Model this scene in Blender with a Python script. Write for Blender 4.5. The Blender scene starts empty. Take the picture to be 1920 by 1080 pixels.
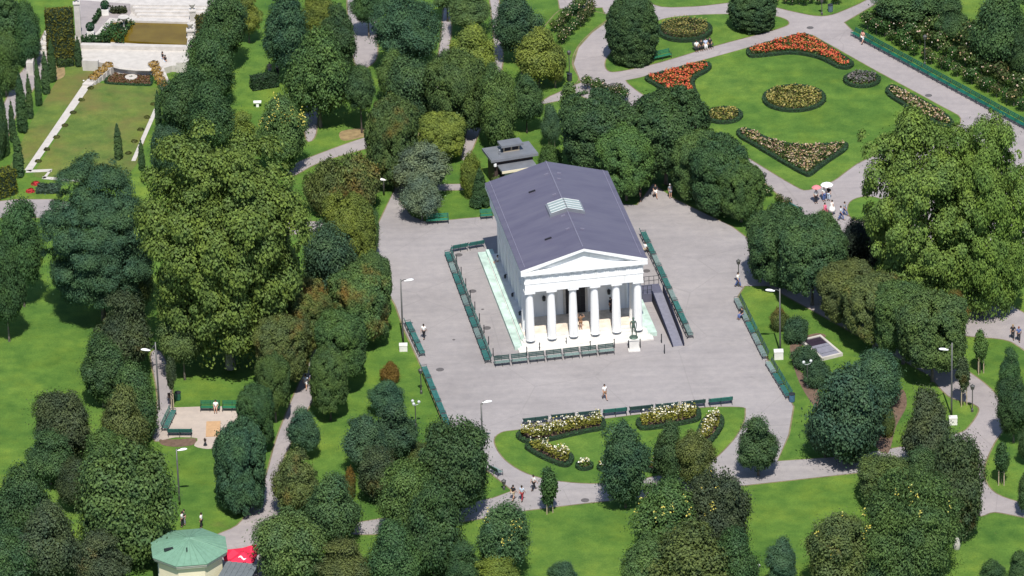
import bpy, bmesh, math, random
import numpy as np
from mathutils import Vector, Matrix, Quaternion
R=math.radians; PI=math.pi
random.seed(7)
C=bpy.data.collections.new('park'); bpy.context.scene.collection.children.link(C)
S=bpy.context.scene

# ------------------------------------------------------------------ camera, sky, sun, exposure
FPX=10500.0; DIST=601.6; ELEV=R(26.07); ROLL=R(-1.77)
def cam_axes():
    f=np.array([0,math.cos(ELEV),-math.sin(ELEV)]); r=np.array([1.,0,0]); u=np.array([0,math.sin(ELEV),math.cos(ELEV)])
    c,s=math.cos(ROLL),math.sin(ROLL)
    return c*r+s*u,-s*r+c*u,f
CR,CU,CF=cam_axes(); CP=np.array([0,-DIST*math.cos(ELEV),DIST*math.sin(ELEV)])
cam=bpy.data.objects.new('camera',bpy.data.cameras.new('camera')); S.collection.objects.link(cam)
cam.matrix_world=Matrix(((CR[0],CU[0],-CF[0],CP[0]),(CR[1],CU[1],-CF[1],CP[1]),(CR[2],CU[2],-CF[2],CP[2]),(0,0,0,1)))
cam.data.sensor_width=36; cam.data.lens=FPX/1920*36; cam.data.clip_start=10; cam.data.clip_end=6000
S.camera=cam
SUN_AZ=R(4.5); SUN_EL=R(58)
w=bpy.data.worlds.new('World'); S.world=w; w.use_nodes=True
nt=w.node_tree; nt.nodes.clear()
sky=nt.nodes.new('ShaderNodeTexSky'); sky.sky_type='NISHITA'; sky.sun_disc=False
sky.sun_elevation=SUN_EL; sky.sun_rotation=PI-SUN_AZ; sky.altitude=200; sky.air_density=1.0; sky.dust_density=.6; sky.ozone_density=1.5
bg=nt.nodes.new('ShaderNodeBackground'); bg.inputs[1].default_value=.12
wo=nt.nodes.new('ShaderNodeOutputWorld'); nt.links.new(sky.outputs[0],bg.inputs[0]); nt.links.new(bg.outputs[0],wo.inputs[0])
sd=bpy.data.lights.new('sun','SUN'); sd.energy=4.8; sd.angle=R(.5); sd.color=(1,.955,.88)
so=bpy.data.objects.new('sun',sd); S.collection.objects.link(so)
sv=Vector((math.sin(SUN_AZ)*math.cos(SUN_EL),-math.cos(SUN_AZ)*math.cos(SUN_EL),math.sin(SUN_EL)))
so.rotation_euler=sv.to_track_quat('Z','Y').to_euler(); so.location=sv*400
S.view_settings.view_transform='Standard'; S.view_settings.look='None'; S.view_settings.gamma=1; S.view_settings.use_curve_mapping=False
S.view_settings.exposure=.28
S.render.engine='CYCLES'
S.cycles.max_bounces=6; S.cycles.diffuse_bounces=3; S.cycles.glossy_bounces=2; S.cycles.transmission_bounces=4; S.cycles.transparent_max_bounces=8

# ------------------------------------------------------------------ places on the ground
def g(px,py,z=0.0):
    """survey: ground position (at height z) of a point measured on the aerial photograph"""
    d=CF*FPX+CR*(px-960)+CU*(540-py)
    t=(z-CP[2])/d[2]; p=CP+d*t
    return Vector((p[0],p[1],z))
def ppm(p):   # pixels per metre at a place
    return FPX/float(np.dot(np.array(p)-CP,CF))
UPX,UPY=float(np.dot((0,0,1),CR)),float(np.dot((0,0,1),CU))   # image direction of 1 m of height
def head(a,b): d=b-a; return math.atan2(d.y,d.x)

# ------------------------------------------------------------------ materials
def mat(name):
    m=bpy.data.materials.new(name); m.use_nodes=True; n=m.node_tree; n.nodes.clear()
    return m,n
def nd(n,t,**k):
    x=n.nodes.new(t)
    for a,b in k.items(): setattr(x,a,b)
    return x
def out(n,sh): o=nd(n,'ShaderNodeOutputMaterial'); n.links.new(sh,o.inputs[0])
def ramp(n,fac,stops):
    r=nd(n,'ShaderNodeValToRGB'); e=r.color_ramp.elements
    e[0].position,e[0].color=stops[0][0],(*stops[0][1],1); e[1].position,e[1].color=stops[-1][0],(*stops[-1][1],1)
    for p,c in stops[1:-1]: q=e.new(p); q.color=(*c,1)
    n.links.new(fac,r.inputs[0]); return r.outputs[0]
def noise(n,vec,scale,detail=4,rough=.55):
    x=nd(n,'ShaderNodeTexNoise'); x.inputs['Scale'].default_value=scale; x.inputs['Detail'].default_value=detail; x.inputs['Roughness'].default_value=rough
    if vec is not None: n.links.new(vec,x.inputs['Vector'])
    return x.outputs[0]
def mixc(n,fac,a,b,mode='MIX'):
    x=nd(n,'ShaderNodeMix',data_type='RGBA',blend_type=mode)
    for v,i in ((fac,0),(a,6),(b,7)):
        if hasattr(v,'links') or hasattr(v,'is_linked'): n.links.new(v,x.inputs[i])
        elif isinstance(v,(int,float)): x.inputs[i].default_value=v
        else: x.inputs[i].default_value=(*v,1)
    return x.outputs[2]
def simple(name,col,rough=.6,metal=0,var=.12,scale=3,spec=.4,objcol=False,bump=0):
    m,n=mat(name); p=nd(n,'ShaderNodeBsdfPrincipled'); tc=nd(n,'ShaderNodeTexCoord')
    nz=noise(n,tc.outputs['Object'],scale,5)
    if objcol:
        oi=nd(n,'ShaderNodeObjectInfo'); base=oi.outputs['Color']
        v=ramp(n,nz,[(.3,(1-var,)*3),(.7,(1+var,)*3)])
        c=mixc(n,1.0,base,v,'MULTIPLY')
    else:
        a=[x*(1-var) for x in col]; b=[min(1,x*(1+var)) for x in col]
        c=ramp(n,nz,[(.3,a),(.7,b)])
    n.links.new(c,p.inputs['Base Color']); p.inputs['Roughness'].default_value=rough; p.inputs['Metallic'].default_value=metal
    p.inputs['Specular IOR Level'].default_value=spec
    if bump:
        b=nd(n,'ShaderNodeBump'); b.inputs['Strength'].default_value=bump; b.inputs['Distance'].default_value=.05
        n.links.new(noise(n,tc.outputs['Object'],scale*6,4),b.inputs['Height']); n.links.new(b.outputs[0],p.inputs['Normal'])
    out(n,p.outputs[0]); return m
def leafmat(name='foliage',trans=.13,spec=.08,var=.38):
    m,n=mat(name); oi=nd(n,'ShaderNodeObjectInfo'); ge=nd(n,'ShaderNodeNewGeometry'); tc=nd(n,'ShaderNodeTexCoord')
    isl=ge.outputs['Random Per Island']
    v=ramp(n,isl,[(0,(1-var,)*3),(1,(1+var,)*3)])
    c=mixc(n,1.0,oi.outputs['Color'],v,'MULTIPLY')
    # age of the leaves differs from branch to branch
    nb=noise(n,ge.outputs['Position'],.55,3)
    c=mixc(n,1.0,c,ramp(n,nb,[(.3,(.72,.8,.95)),(.7,(1.2,1.15,.9))]),'MULTIPLY')
    at=nd(n,'ShaderNodeAttribute',attribute_type='OBJECT',attribute_name='autumn')
    n2=noise(n,ge.outputs['Position'],.42,3)
    ad=nd(n,'ShaderNodeMath',operation='ADD'); n.links.new(n2,ad.inputs[0]); n.links.new(at.outputs['Fac'],ad.inputs[1])
    mk=ramp(n,ad.outputs[0],[(.76,(0,0,0)),(1.02,(.9,.9,.9))])
    ac=ramp(n,isl,[(0,(.10,.055,.020)),(.5,(.17,.10,.026)),(1,(.23,.15,.035))])
    c=mixc(n,mk,c,ac)
    p=nd(n,'ShaderNodeBsdfPrincipled'); n.links.new(c,p.inputs['Base Color']); p.inputs['Roughness'].default_value=.48; p.inputs['Specular IOR Level'].default_value=spec
    t=nd(n,'ShaderNodeBsdfTranslucent'); n.links.new(mixc(n,1.0,c,(1.1,1.25,.5),'MULTIPLY'),t.inputs[0])
    mx=nd(n,'ShaderNodeMixShader'); mx.inputs[0].default_value=trans
    n.links.new(p.outputs[0],mx.inputs[1]); n.links.new(t.outputs[0],mx.inputs[2]); out(n,mx.outputs[0]); return m
def grassmat(name,cols,dry=.0):
    m,n=mat(name); ge=nd(n,'ShaderNodeNewGeometry'); P=ge.outputs['Position']
    a=noise(n,P,.06,4,.6); b=noise(n,P,.45,5,.65); f=noise(n,P,6,3,.7)
    c=ramp(n,a,[(.3,cols[0]),(.5,cols[1]),(.7,cols[2])])
    c=mixc(n,1.0,c,ramp(n,b,[(.3,(.66,.74,.76)),(.7,(1.3,1.2,1.15))]),'MULTIPLY')
    c=mixc(n,1.0,c,ramp(n,f,[(.3,(.78,.8,.8)),(.7,(1.2,1.2,1.2))]),'MULTIPLY')
    md=noise(n,P,.16,5,.7); c=mixc(n,1.0,c,ramp(n,md,[(.32,(.72,.82,.9)),(.5,(1,1,1)),(.68,(1.28,1.1,.95))]),'MULTIPLY')
    sp=noise(n,P,1.7,3,.6); c=mixc(n,ramp(n,sp,[(.68,(0,0,0)),(.8,(.5,.5,.5))]),c,(.15,.12,.045))
    dn=noise(n,P,.11,4,.6)
    c=mixc(n,ramp(n,dn,[(.64-dry,(0,0,0)),(.86-dry,(.75,.75,.75))]),c,(.17,.125,.05))
    p=nd(n,'ShaderNodeBsdfPrincipled'); n.links.new(c,p.inputs['Base Color']); p.inputs['Roughness'].default_value=.9; p.inputs['Specular IOR Level'].default_value=.1
    bp=nd(n,'ShaderNodeBump'); bp.inputs['Strength'].default_value=.5; bp.inputs['Distance'].default_value=.06; n.links.new(noise(n,P,14,2),bp.inputs['Height']); n.links.new(bp.outputs[0],p.inputs['Normal'])
    out(n,p.outputs[0]); return m
def pavemat(name,base,warm=0):
    m,n=mat(name); ge=nd(n,'ShaderNodeNewGeometry'); P=ge.outputs['Position']
    a=noise(n,P,.09,5,.6); b=noise(n,P,1.1,5,.65); f=noise(n,P,16,2,.7)
    k=lambda s:tuple(x*s for x in base)
    c=ramp(n,a,[(.3,k(.86)),(.5,k(1)),(.7,k(1.08))])
    c=mixc(n,1.0,c,ramp(n,b,[(.25,(.88,.88,.9)),(.75,(1.08,1.07,1.06))]),'MULTIPLY')
    c=mixc(n,1.0,c,ramp(n,f,[(.25,(.86,.86,.86)),(.75,(1.12,1.12,1.12))]),'MULTIPLY')
    mp=nd(n,'ShaderNodeMapping'); mp.inputs['Scale'].default_value=(.05,.5,1); mp.inputs['Rotation'].default_value=(0,0,.35); n.links.new(P,mp.inputs[0])
    c=mixc(n,1.0,c,ramp(n,noise(n,mp.outputs[0],1.3,4,.6),[(.3,(.90,.90,.91)),(.7,(1.06,1.055,1.05))]),'MULTIPLY')
    # small dark oil and wear stains, thin repair seams
    st=noise(n,P,.5,3,.5); c=mixc(n,ramp(n,st,[(.66,(0,0,0)),(.78,(.35,.35,.35))]),c,k(.55))
    vo=nd(n,'ShaderNodeTexVoronoi',feature='DISTANCE_TO_EDGE'); vo.inputs['Scale'].default_value=.085; n.links.new(P,vo.inputs['Vector'])
    c=mixc(n,ramp(n,vo.outputs['Distance'],[(.0,(.35,.35,.35)),(.006,(0,0,0))]),c,k(.6))
    p=nd(n,'ShaderNodeBsdfPrincipled'); n.links.new(c,p.inputs['Base Color']); p.inputs['Roughness'].default_value=.85; p.inputs['Specular IOR Level'].default_value=.2
    out(n,p.outputs[0]); return m
def barkmat(name,a,b):
    m,n=mat(name); tc=nd(n,'ShaderNodeTexCoord'); nz=noise(n,tc.outputs['Object'],2.5,5,.7)
    p=nd(n,'ShaderNodeBsdfPrincipled'); n.links.new(ramp(n,nz,[(.35,a),(.65,b)]),p.inputs['Base Color']); p.inputs['Roughness'].default_value=.85; out(n,p.outputs[0]); return m

M={}
M['leaf']=leafmat(); M['leaf_fine']=leafmat('fine_foliage',.1,.06,.3)
M['hedge']=leafmat('hedge_foliage',.12,.06,.35)
M['grass']=grassmat('lawn_grass',[(.062,.128,.024),(.085,.162,.028),(.115,.19,.034)],-.04)
M['grass_dry']=grassmat('dry_lawn_grass',[(.075,.13,.03),(.105,.155,.036),(.135,.16,.046)],.17)
M['grass_dry2']=simple('scorched_grass',(.24,.175,.085),.95,0,.3,1.5)
M['verge']=simple('worn_verge',(.17,.145,.075),.95,0,.35,.9)
M['pave']=pavemat('gravel_paving',(.30,.279,.275)); M['path']=pavemat('park_path',(.31,.28,.275)); M['sand']=pavemat('playground_sand',(.42,.36,.31))
M['stone']=simple('pale_stone',(.47,.44,.405),.7,0,.1,1.5); M['stone_w']=simple('white_stone',(.66,.64,.60),.7,0,.16,.9)
def plaster():
    m,n=mat('white_plaster'); tc=nd(n,'ShaderNodeTexCoord'); mp=nd(n,'ShaderNodeMapping'); mp.inputs['Scale'].default_value=(2.2,2.2,.22); n.links.new(tc.outputs['Object'],mp.inputs[0])
    c=ramp(n,noise(n,mp.outputs[0],1.0,5,.65),[(.3,(.70,.70,.69)),(.5,(.84,.84,.84)),(.8,(.86,.86,.86))])
    c=mixc(n,1.0,c,ramp(n,noise(n,tc.outputs['Object'],.5,4),[(.3,(.93,.93,.92)),(.7,(1,1,1))]),'MULTIPLY')
    p=nd(n,'ShaderNodeBsdfPrincipled'); n.links.new(c,p.inputs['Base Color']); p.inputs['Roughness'].default_value=.65; p.inputs['Specular IOR Level'].default_value=.3; out(n,p.outputs[0]); return m
M['white']=plaster()
M['stone_m']=simple('weathered_limestone',(.47,.44,.41),.75,0,.14,1.2)
M['mint']=simple('patinated_stone',(.44,.56,.49),.75,0,.24,.9)
M['bark']=barkmat('grey_bark',(.10,.085,.07),(.2,.17,.145)); M['bark_pale']=barkmat('pale_bark',(.2,.18,.15),(.42,.4,.35)); M['bark_dark']=barkmat('dark_bark',(.05,.04,.032),(.1,.08,.065))
M['iron']=simple('dark_iron',(.03,.035,.04),.5,.3); M['steel']=simple('lamp_post_grey',(.11,.11,.105),.45,.5); M['lampw']=simple('white_lamp_housing',(.8,.8,.8),.35)
M['slat']=simple('painted_slats',(1,1,1),.45,0,.2,4,objcol=True); M['cloth']=simple('clothing',(1,1,1),.9,0,.08,8,objcol=True); M['skin']=simple('skin',(.5,.29,.2),.6,0,.06,6)
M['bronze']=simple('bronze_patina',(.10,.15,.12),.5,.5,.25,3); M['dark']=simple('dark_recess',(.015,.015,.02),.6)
M['copper']=simple('green_copper',(.155,.285,.20),.6,.1,.09,2.2); M['cream']=simple('cream_plaster',(.7,.62,.46),.8,0,.06,.9)
M['red']=simple('red_canvas',(.62,.02,.06),.75,0,.08,2); M['canvas_w']=simple('white_canvas',(.85,.85,.86),.7,0,.03,2); M['canvas_p']=simple('pink_canvas',(.6,.2,.22),.7)
M['soil']=simple('garden_soil',(.13,.085,.06),.95,0,.3,2); M['timber']=simple('timber_stake',(.42,.34,.24),.8,0,.15,3)
M['tin']=simple('grey_sheet_roof',(.2,.21,.235),.4,.25,.12,1.0); M['woodwall']=simple('dark_timber_wall',(.06,.04,.035),.7)
M['orange']=simple('orange_matting',(.46,.29,.16),.85)
def glassmat():
    m,n=mat('skylight_glass'); p=nd(n,'ShaderNodeBsdfPrincipled'); p.inputs['Base Color'].default_value=(.25,.31,.30,1); p.inputs['Roughness'].default_value=.15; p.inputs['Specular IOR Level'].default_value=.8; out(n,p.outputs[0]); return m
M['glass']=glassmat(); M['lampw2']=simple('weathered_white_metal',(.5,.52,.52),.4)
def watermat():
    m,n=mat('brown_water'); ge=nd(n,'ShaderNodeNewGeometry'); p=nd(n,'ShaderNodeBsdfPrincipled')
    n.links.new(ramp(n,noise(n,ge.outputs['Position'],.35,4),[(.3,(.11,.07,.004)),(.7,(.16,.11,.010))]),p.inputs['Base Color']); p.inputs['Roughness'].default_value=.2; p.inputs['Specular IOR Level'].default_value=.25
    b=nd(n,'ShaderNodeBump'); b.inputs['Strength'].default_value=.15; n.links.new(noise(n,ge.outputs['Position'],3,2),b.inputs['Height']); n.links.new(b.outputs[0],p.inputs['Normal']); out(n,p.outputs[0]); return m
M['water']=watermat()
def roofmat():
    m,n=mat('temple_sheet_roof'); tc=nd(n,'ShaderNodeTexCoord'); O=tc.outputs['Object']
    sp=nd(n,'ShaderNodeSeparateXYZ'); n.links.new(O,sp.inputs[0])
    wv=nd(n,'ShaderNodeMath',operation='PINGPONG'); wv.inputs[1].default_value=.3; n.links.new(sp.outputs[1],wv.inputs[0])
    seam=ramp(n,wv.outputs[0],[(.0,(.92,.92,.92)),(.05,(1,1,1))])
    mp=nd(n,'ShaderNodeMapping'); mp.inputs['Scale'].default_value=(.25,1.2,1); n.links.new(O,mp.inputs[0])
    c=ramp(n,noise(n,mp.outputs[0],.7,5,.6),[(.3,(.084,.078,.118)),(.5,(.100,.094,.136)),(.7,(.113,.107,.146))])
    c=mixc(n,1.0,c,seam,'MULTIPLY')
    p=nd(n,'ShaderNodeBsdfPrincipled'); n.links.new(c,p.inputs['Base Color']); p.inputs['Roughness'].default_value=.5; p.inputs['Metallic'].default_value=.0; p.inputs['Specular IOR Level'].default_value=.4; out(n,p.outputs[0]); return m
M['roof']=roofmat()
def flowermat(name,cols):
    m,n=mat(name); ge=nd(n,'ShaderNodeNewGeometry'); k=len(cols)
    st=[(i/(k-1),c) for i,c in enumerate(cols)]
    p=nd(n,'ShaderNodeBsdfPrincipled'); n.links.new(ramp(n,ge.outputs['Random Per Island'],st),p.inputs['Base Color']); p.inputs['Roughness'].default_value=.7; out(n,p.outputs[0]); return m
M['fl_red']=flowermat('red_flowers',[(.36,.035,.02),(.5,.06,.03),(.46,.14,.035),(.3,.17,.04)])
M['fl_yel']=flowermat('yellow_flowers',[(.11,.12,.022),(.27,.21,.04),(.19,.19,.04),(.34,.27,.09)])
M['fl_white']=flowermat('white_yellow_roses',[(.3,.27,.06),(.45,.36,.09),(.72,.7,.6),(.66,.62,.48),(.75,.73,.66)])
M['fl_pink']=flowermat('cream_pink_roses',[(.22,.17,.08),(.5,.38,.28),(.2,.1,.07),(.32,.26,.09),(.18,.16,.06)])
M['fl_grey']=flowermat('grey_purple_plants',[(.08,.09,.07),(.13,.10,.12),(.07,.09,.06),(.17,.13,.13)])

# ------------------------------------------------------------------ mesh helpers
class MB:
    def __init__(s): s.v=[]; s.f=[]; s.m=[]
    def add(s,vs,fs,mi=0,X=None):
        o=len(s.v)
        for v in vs:
            v=Vector(v); s.v.append(X@v if X else v)
        for f in fs: s.f.append([i+o for i in f]); s.m.append(mi)
        return s
    def box(s,c,d,mi=0,rz=0,X=None):
        x,y,z=d[0]/2,d[1]/2,d[2]/2
        m=Matrix.Translation(c)@Matrix.Rotation(rz,4,'Z')
        if X: m=X@m
        return s.add([(-x,-y,-z),(x,-y,-z),(x,y,-z),(-x,y,-z),(-x,-y,z),(x,-y,z),(x,y,z),(-x,y,z)],[(0,3,2,1),(4,5,6,7),(0,1,5,4),(1,2,6,5),(2,3,7,6),(3,0,4,7)],mi,m)
    def bx(s,x0,x1,y0,y1,z0,z1,mi=0): return s.box(((x0+x1)/2,(y0+y1)/2,(z0+z1)/2),(x1-x0,y1-y0,z1-z0),mi)
    def tube(s,pts,rad,n=8,mi=0,cap=True):
        pts=[Vector(p) for p in pts]; o=len(s.v)
        if not hasattr(rad,'__len__'): rad=[rad]*len(pts)
        for i,p in enumerate(pts):
            d=(pts[min(i+1,len(pts)-1)]-pts[max(i-1,0)]).normalized(); q=d.to_track_quat('Z','Y')
            for k in range(n):
                a=2*PI*k/n; s.v.append(p+q@Vector((math.cos(a)*rad[i],math.sin(a)*rad[i],0)))
        for i in range(len(pts)-1):
            for k in range(n):
                k2=(k+1)%n; s.f.append([o+i*n+k,o+i*n+k2,o+(i+1)*n+k2,o+(i+1)*n+k]); s.m.append(mi)
        if cap:
            s.f.append([o+k for k in range(n)][::-1]); s.m.append(mi)
            e=o+(len(pts)-1)*n; s.f.append([e+k for k in range(n)]); s.m.append(mi)
        return s
    def lathe(s,prof,n=16,c=(0,0,0),mi=0,rot=0):
        o=len(s.v); c=Vector(c)
        for r,z in prof:
            for k in range(n): a=2*PI*k/n+rot; s.v.append(c+Vector((r*math.cos(a),r*math.sin(a),z)))
        for i in range(len(prof)-1):
            for k in range(n):
                k2=(k+1)%n; s.f.append([o+i*n+k,o+i*n+k2,o+(i+1)*n+k2,o+(i+1)*n+k]); s.m.append(mi)
        s.f.append([o+k for k in range(n)][::-1]); s.m.append(mi)
        e=o+(len(prof)-1)*n; s.f.append([e+k for k in range(n)]); s.m.append(mi)
        return s
    def prism(s,poly,z0,z1,mi=0):
        n=len(poly); ar=sum(poly[i][0]*poly[(i+1)%n][1]-poly[(i+1)%n][0]*poly[i][1] for i in range(n))
        if ar<0: poly=poly[::-1]
        vs=[(p[0],p[1],z0) for p in poly]+[(p[0],p[1],z1) for p in poly]
        return s.add(vs,[list(range(n))[::-1],list(range(n,2*n))]+[(i,(i+1)%n,n+(i+1)%n,n+i) for i in range(n)],mi)
    def build(s,name,mats,parent=None,smooth=False,bevel=0):
        me=bpy.data.meshes.new(name); me.from_pydata([tuple(v) for v in s.v],[],s.f)
        if not isinstance(mats,(list,tuple)): mats=[mats]
        for m in mats: me.materials.append(m)
        me.polygons.foreach_set('material_index',s.m)
        if smooth: me.polygons.foreach_set('use_smooth',[True]*len(s.f))
        me.update(); o=bpy.data.objects.new(name,me); C.objects.link(o)
        if parent: o.parent=parent
        if bevel:
            b=o.modifiers.new('edge','BEVEL'); b.width=bevel; b.segments=2; b.limit_method='ANGLE'
        return o
def tag(o,label,cat,group=None,kind=None):
    o['label']=label; o['category']=cat
    if group: o['group']=group
    if kind: o['kind']=kind
    return o
def thing(name,label,cat,loc=(0,0,0),rz=0,group=None):
    o=bpy.data.objects.new(name,None); C.objects.link(o); o.location=loc; o.rotation_euler=(0,0,rz); o.empty_display_size=.5
    return tag(o,label,cat,group)
def kids(o): return [c for c in C.objects if c.parent==o]
KID={}
def dup(o,loc,rz,label,group=None,scale=None):
    r=o.copy(); C.objects.link(r); r.location=loc; r.rotation_euler=(0,0,rz); r['label']=label
    if group: r['group']=group
    if scale: r.scale=scale
    if o.name not in KID: KID[o.name]=[(k,kids(k)) for k in kids(o)]
    for k,gs in KID[o.name]:
        c=k.copy(); C.objects.link(c); c.parent=r
        for q in gs:
            d=q.copy(); C.objects.link(d); d.parent=c
    return r
def sheet(name,px,z,m,kind='structure',label=None,cat=None):
    pts=[g(x,y) for x,y in px]
    bm=bmesh.new(); vs=[bm.verts.new((p.x,p.y,z)) for p in pts]
    f=bm.faces.new(vs); f.normal_update()
    if f.normal.z<0: f.normal_flip()
    bmesh.ops.triangulate(bm,faces=[f]); me=bpy.data.meshes.new(name); bm.to_mesh(me); bm.free(); me.materials.append(m)
    o=bpy.data.objects.new(name,me); C.objects.link(o); o['kind']=kind
    if label: o['label']=label
    if cat: o['category']=cat
    return o
def smooth_px(px,k=4):   # rounded closed outline (Catmull-Rom)
    n=len(px); r=[]
    for i in range(n):
        a,b,c,d=[np.array(px[(i+j)%n],float) for j in (-1,0,1,2)]
        for t in np.linspace(0,1,k,endpoint=False):
            r.append(tuple(.5*((2*b)+(-a+c)*t+(2*a-5*b+4*c-d)*t*t+(-a+3*b-3*c+d)*t**3)))
    return r

# ------------------------------------------------------------------ foliage
def leaf_obj(name,P,N,sz,m,parent=None,mi=None,mats=None,rng=None,wd=.36):
    rng=rng or np.random.default_rng(1); n=len(P)
    N=N/np.maximum(np.linalg.norm(N,axis=1,keepdims=True),1e-6)
    t=rng.normal(size=(n,3)); t-=N*(t*N).sum(1,keepdims=True); t/=np.maximum(np.linalg.norm(t,axis=1,keepdims=True),1e-6)
    b=np.cross(N,t); s=sz[:,None]
    V=np.empty((n,4,3)); V[:,0]=P-t*s*.5-N*s*.1; V[:,1]=P+b*s*wd+N*s*.05; V[:,2]=P+t*s*.5-N*s*.1; V[:,3]=P-b*s*wd+N*s*.05
    me=bpy.data.meshes.new(name); me.vertices.add(4*n); me.vertices.foreach_set('co',V.ravel())
    me.loops.add(4*n); me.loops.foreach_set('vertex_index',np.arange(4*n,dtype=np.int32))
    me.polygons.add(n); me.polygons.foreach_set('loop_start',np.arange(0,4*n,4,dtype=np.int32)); me.polygons.foreach_set('loop_total',np.full(n,4,dtype=np.int32))
    for x in (mats or [m]): me.materials.append(x)
    if mi is not None: me.polygons.foreach_set('material_index',mi.astype(np.int32))
    me.update(calc_edges=True)
    o=bpy.data.objects.new(name,me); C.objects.link(o)
    if parent: o.parent=parent
    return o
def unit(rng,n): d=rng.normal(size=(n,3)); return d/np.linalg.norm(d,axis=1,keepdims=True)
def crown_mesh(Rr,H,prof,rc,ls,seed,cov=2.0,dens=1.0,flat=.8,jit=.10,lump=.35,up=.25,m='leaf',rand=.45,sq=0,pend=0,wd=.36,shoot=.12,lobe=.26,nlobe=15,veil=1.7,taper=0):
    """leaf clumps spread evenly over the crown's surface, leaves spread over each clump"""
    rng=np.random.default_rng(seed); Ps=[];Ns=[];Ss=[]
    ts=np.linspace(0,1,300); pv=np.array([prof(t) for t in ts]); dp=np.gradient(pv,ts)
    wgt=(pv*Rr+.02)*np.sqrt((dp*Rr)**2+H**2); A=2*PI*np.trapezoid(wgt,ts) if hasattr(np,'trapezoid') else 2*PI*np.trapz(wgt,ts)
    cdf=np.cumsum(wgt); cdf/=cdf[-1]
    ncl=int(dens*A*.72/(rc*rc)); T=np.interp(rng.random(ncl),cdf,ts)
    LD=unit(rng,nlobe); LD[:,2]=LD[:,2]*.9+.1; LW=rng.uniform(.6,1.1,nlobe)
    for i,t in enumerate(T):
        k=int(t*298)+1; a=rng.random()*2*PI
        slope=dp[k]*Rr; o=np.array([math.cos(a)*H,math.sin(a)*H,-slope]); o/=np.linalg.norm(o)
        ca,sa=math.cos(a),math.sin(a)
        if sq: q=(abs(ca)**sq+abs(sa)**sq)**(-1/sq); ca*=q; sa*=q
        c=np.array([pv[k]*Rr*ca,pv[k]*Rr*sa,t*H]); rad=max(rc*(1+rng.normal()*lump),rc*.45)
        if taper: rad=min(rad,pv[k]*Rr*.8+.02)
        dr=np.array([c[0]/Rr,c[1]/Rr,(c[2]-.45*H)/(.5*H)]); dr/=max(np.linalg.norm(dr),1e-3)
        lb=(np.exp((LD@dr-1)*(nlobe*.42))*LW).max()*lobe+(1-lobe)
        c=(c-[0,0,.4*H])*lb+[0,0,.4*H]
        c=c-o*rad*.7-o*abs(rng.normal())*jit*Rr*1.2
        n=int(cov*2*PI*rad*rad*flat/(.72*wd*ls*ls*1.0)); d=unit(rng,n*2); d=d[(d@(o+np.array([0,0,.35])))>-.25][:n]
        f=rng.uniform(.35,1.08,(len(d),1))**.6
        sp=rng.random(len(d))<shoot; f[sp]*=rng.uniform(1.05,1.65,(int(sp.sum()),1))
        p=c+d*rad*np.array([1,1,flat])*f
        if pend: p[:,2]-=pend*rng.random(len(d))*rad
        nn=d*.85+o*.3+np.array([0,0,up])+rng.normal(size=(len(d),3))*rand*.6
        Ps.append(p);Ns.append(nn);Ss.append(ls*rng.uniform(.65,1.3,len(d)))
    n=int(veil*A/(ls*ls)); t=np.interp(rng.random(n),cdf,ts); k=(t*298).astype(int)+1; a=rng.random(n)*2*PI; f=rng.uniform(.35,.68,n)
    Ps.append(np.column_stack([pv[k]*Rr*f*np.cos(a),pv[k]*Rr*f*np.sin(a),(.42+(t-.42)*(f+.12))*H])); Ns.append(rng.normal(size=(n,3))+[0,0,.5]); Ss.append(ls*rng.uniform(.8,1.4,n))
    P=np.concatenate(Ps);N=np.concatenate(Ns);Z=np.concatenate(Ss)
    e=np.percentile(np.abs(P[:,:2]),99.2); P[:,:2]*=Rr/e
    lo,hi=np.percentile(P[:,2],.4),np.percentile(P[:,2],99.6); P[:,2]=(P[:,2]-lo)/(hi-lo)*H
    o=leaf_obj('crown',P,N,Z,M[m],rng=rng,wd=wd); me=o.data; bpy.data.objects.remove(o); return me
pr_round=lambda t: max(0.02,1-abs((t-.45)/.56)**2.3)**.5 if abs(t-.45)<.555 else 0.05
pr_dome=lambda t: max(0.03,1-max(0,(t-.3)/.705)**2.2)**.55*(.72+.28*min(1,t/.3))
pr_box=lambda t: max(.03,1-max(0,(t-.6)/.405)**2.8)**.55*(.88+.12*min(1,t/.2))
pr_ovate=lambda t: max(.04,math.sin(PI*min(1,t*.96+.03)**.72))**.72
pr_cone=lambda t: max(.04,(1-t)**.8)
pr_oval=lambda t: max(.05,math.sin(PI*min(1,(t*.94+.055)))**.6)
pr_cyp=lambda t: max(.05,min(1,.75+t*1.2)*max(0,1-t**2.6))
pr_egg=lambda t: max(.04,1-abs((t-.38)/.625)**2.2)**.6 if t>.38 else .8+.2*(t/.38)
PROTO={}
M['pod']=flowermat('yellow_pods',[(.42,.36,.05),(.5,.42,.08),(.36,.38,.1)])
def proto(k,R0,H0,*variants): PROTO[k]=(R0,H0,list(variants))
proto('round',3.2,6,*[crown_mesh(3.2,6,(pr_round,pr_ovate,pr_ovate)[i%3],(.74,.66,.8)[i%3],.21,10+i,jit=.15,lump=.42,cov=1.4,dens=.66,rand=.5,up=.45,flat=.7,lobe=(.32,.36,.28)[i%3],nlobe=(14,11,18)[i%3],shoot=.15) for i in range(6)])
proto('tall',2.8,7.5,*[crown_mesh(2.8,7.5,pr_oval,.68,.21,20+i,jit=.14,lump=.42,cov=1.4,dens=.68,rand=.5,up=.45,flat=.75,lobe=.32,nlobe=14,shoot=.15) for i in range(3)])
proto('plane',8.5,16,*[crown_mesh(8.5,16,pr_round,1.0,.29,30+i,cov=1.35,flat=.66,jit=.09,lump=.42,up=.5,dens=.56,rand=.55,shoot=.06,lobe=.3,nlobe=44) for i in range(2)])
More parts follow.
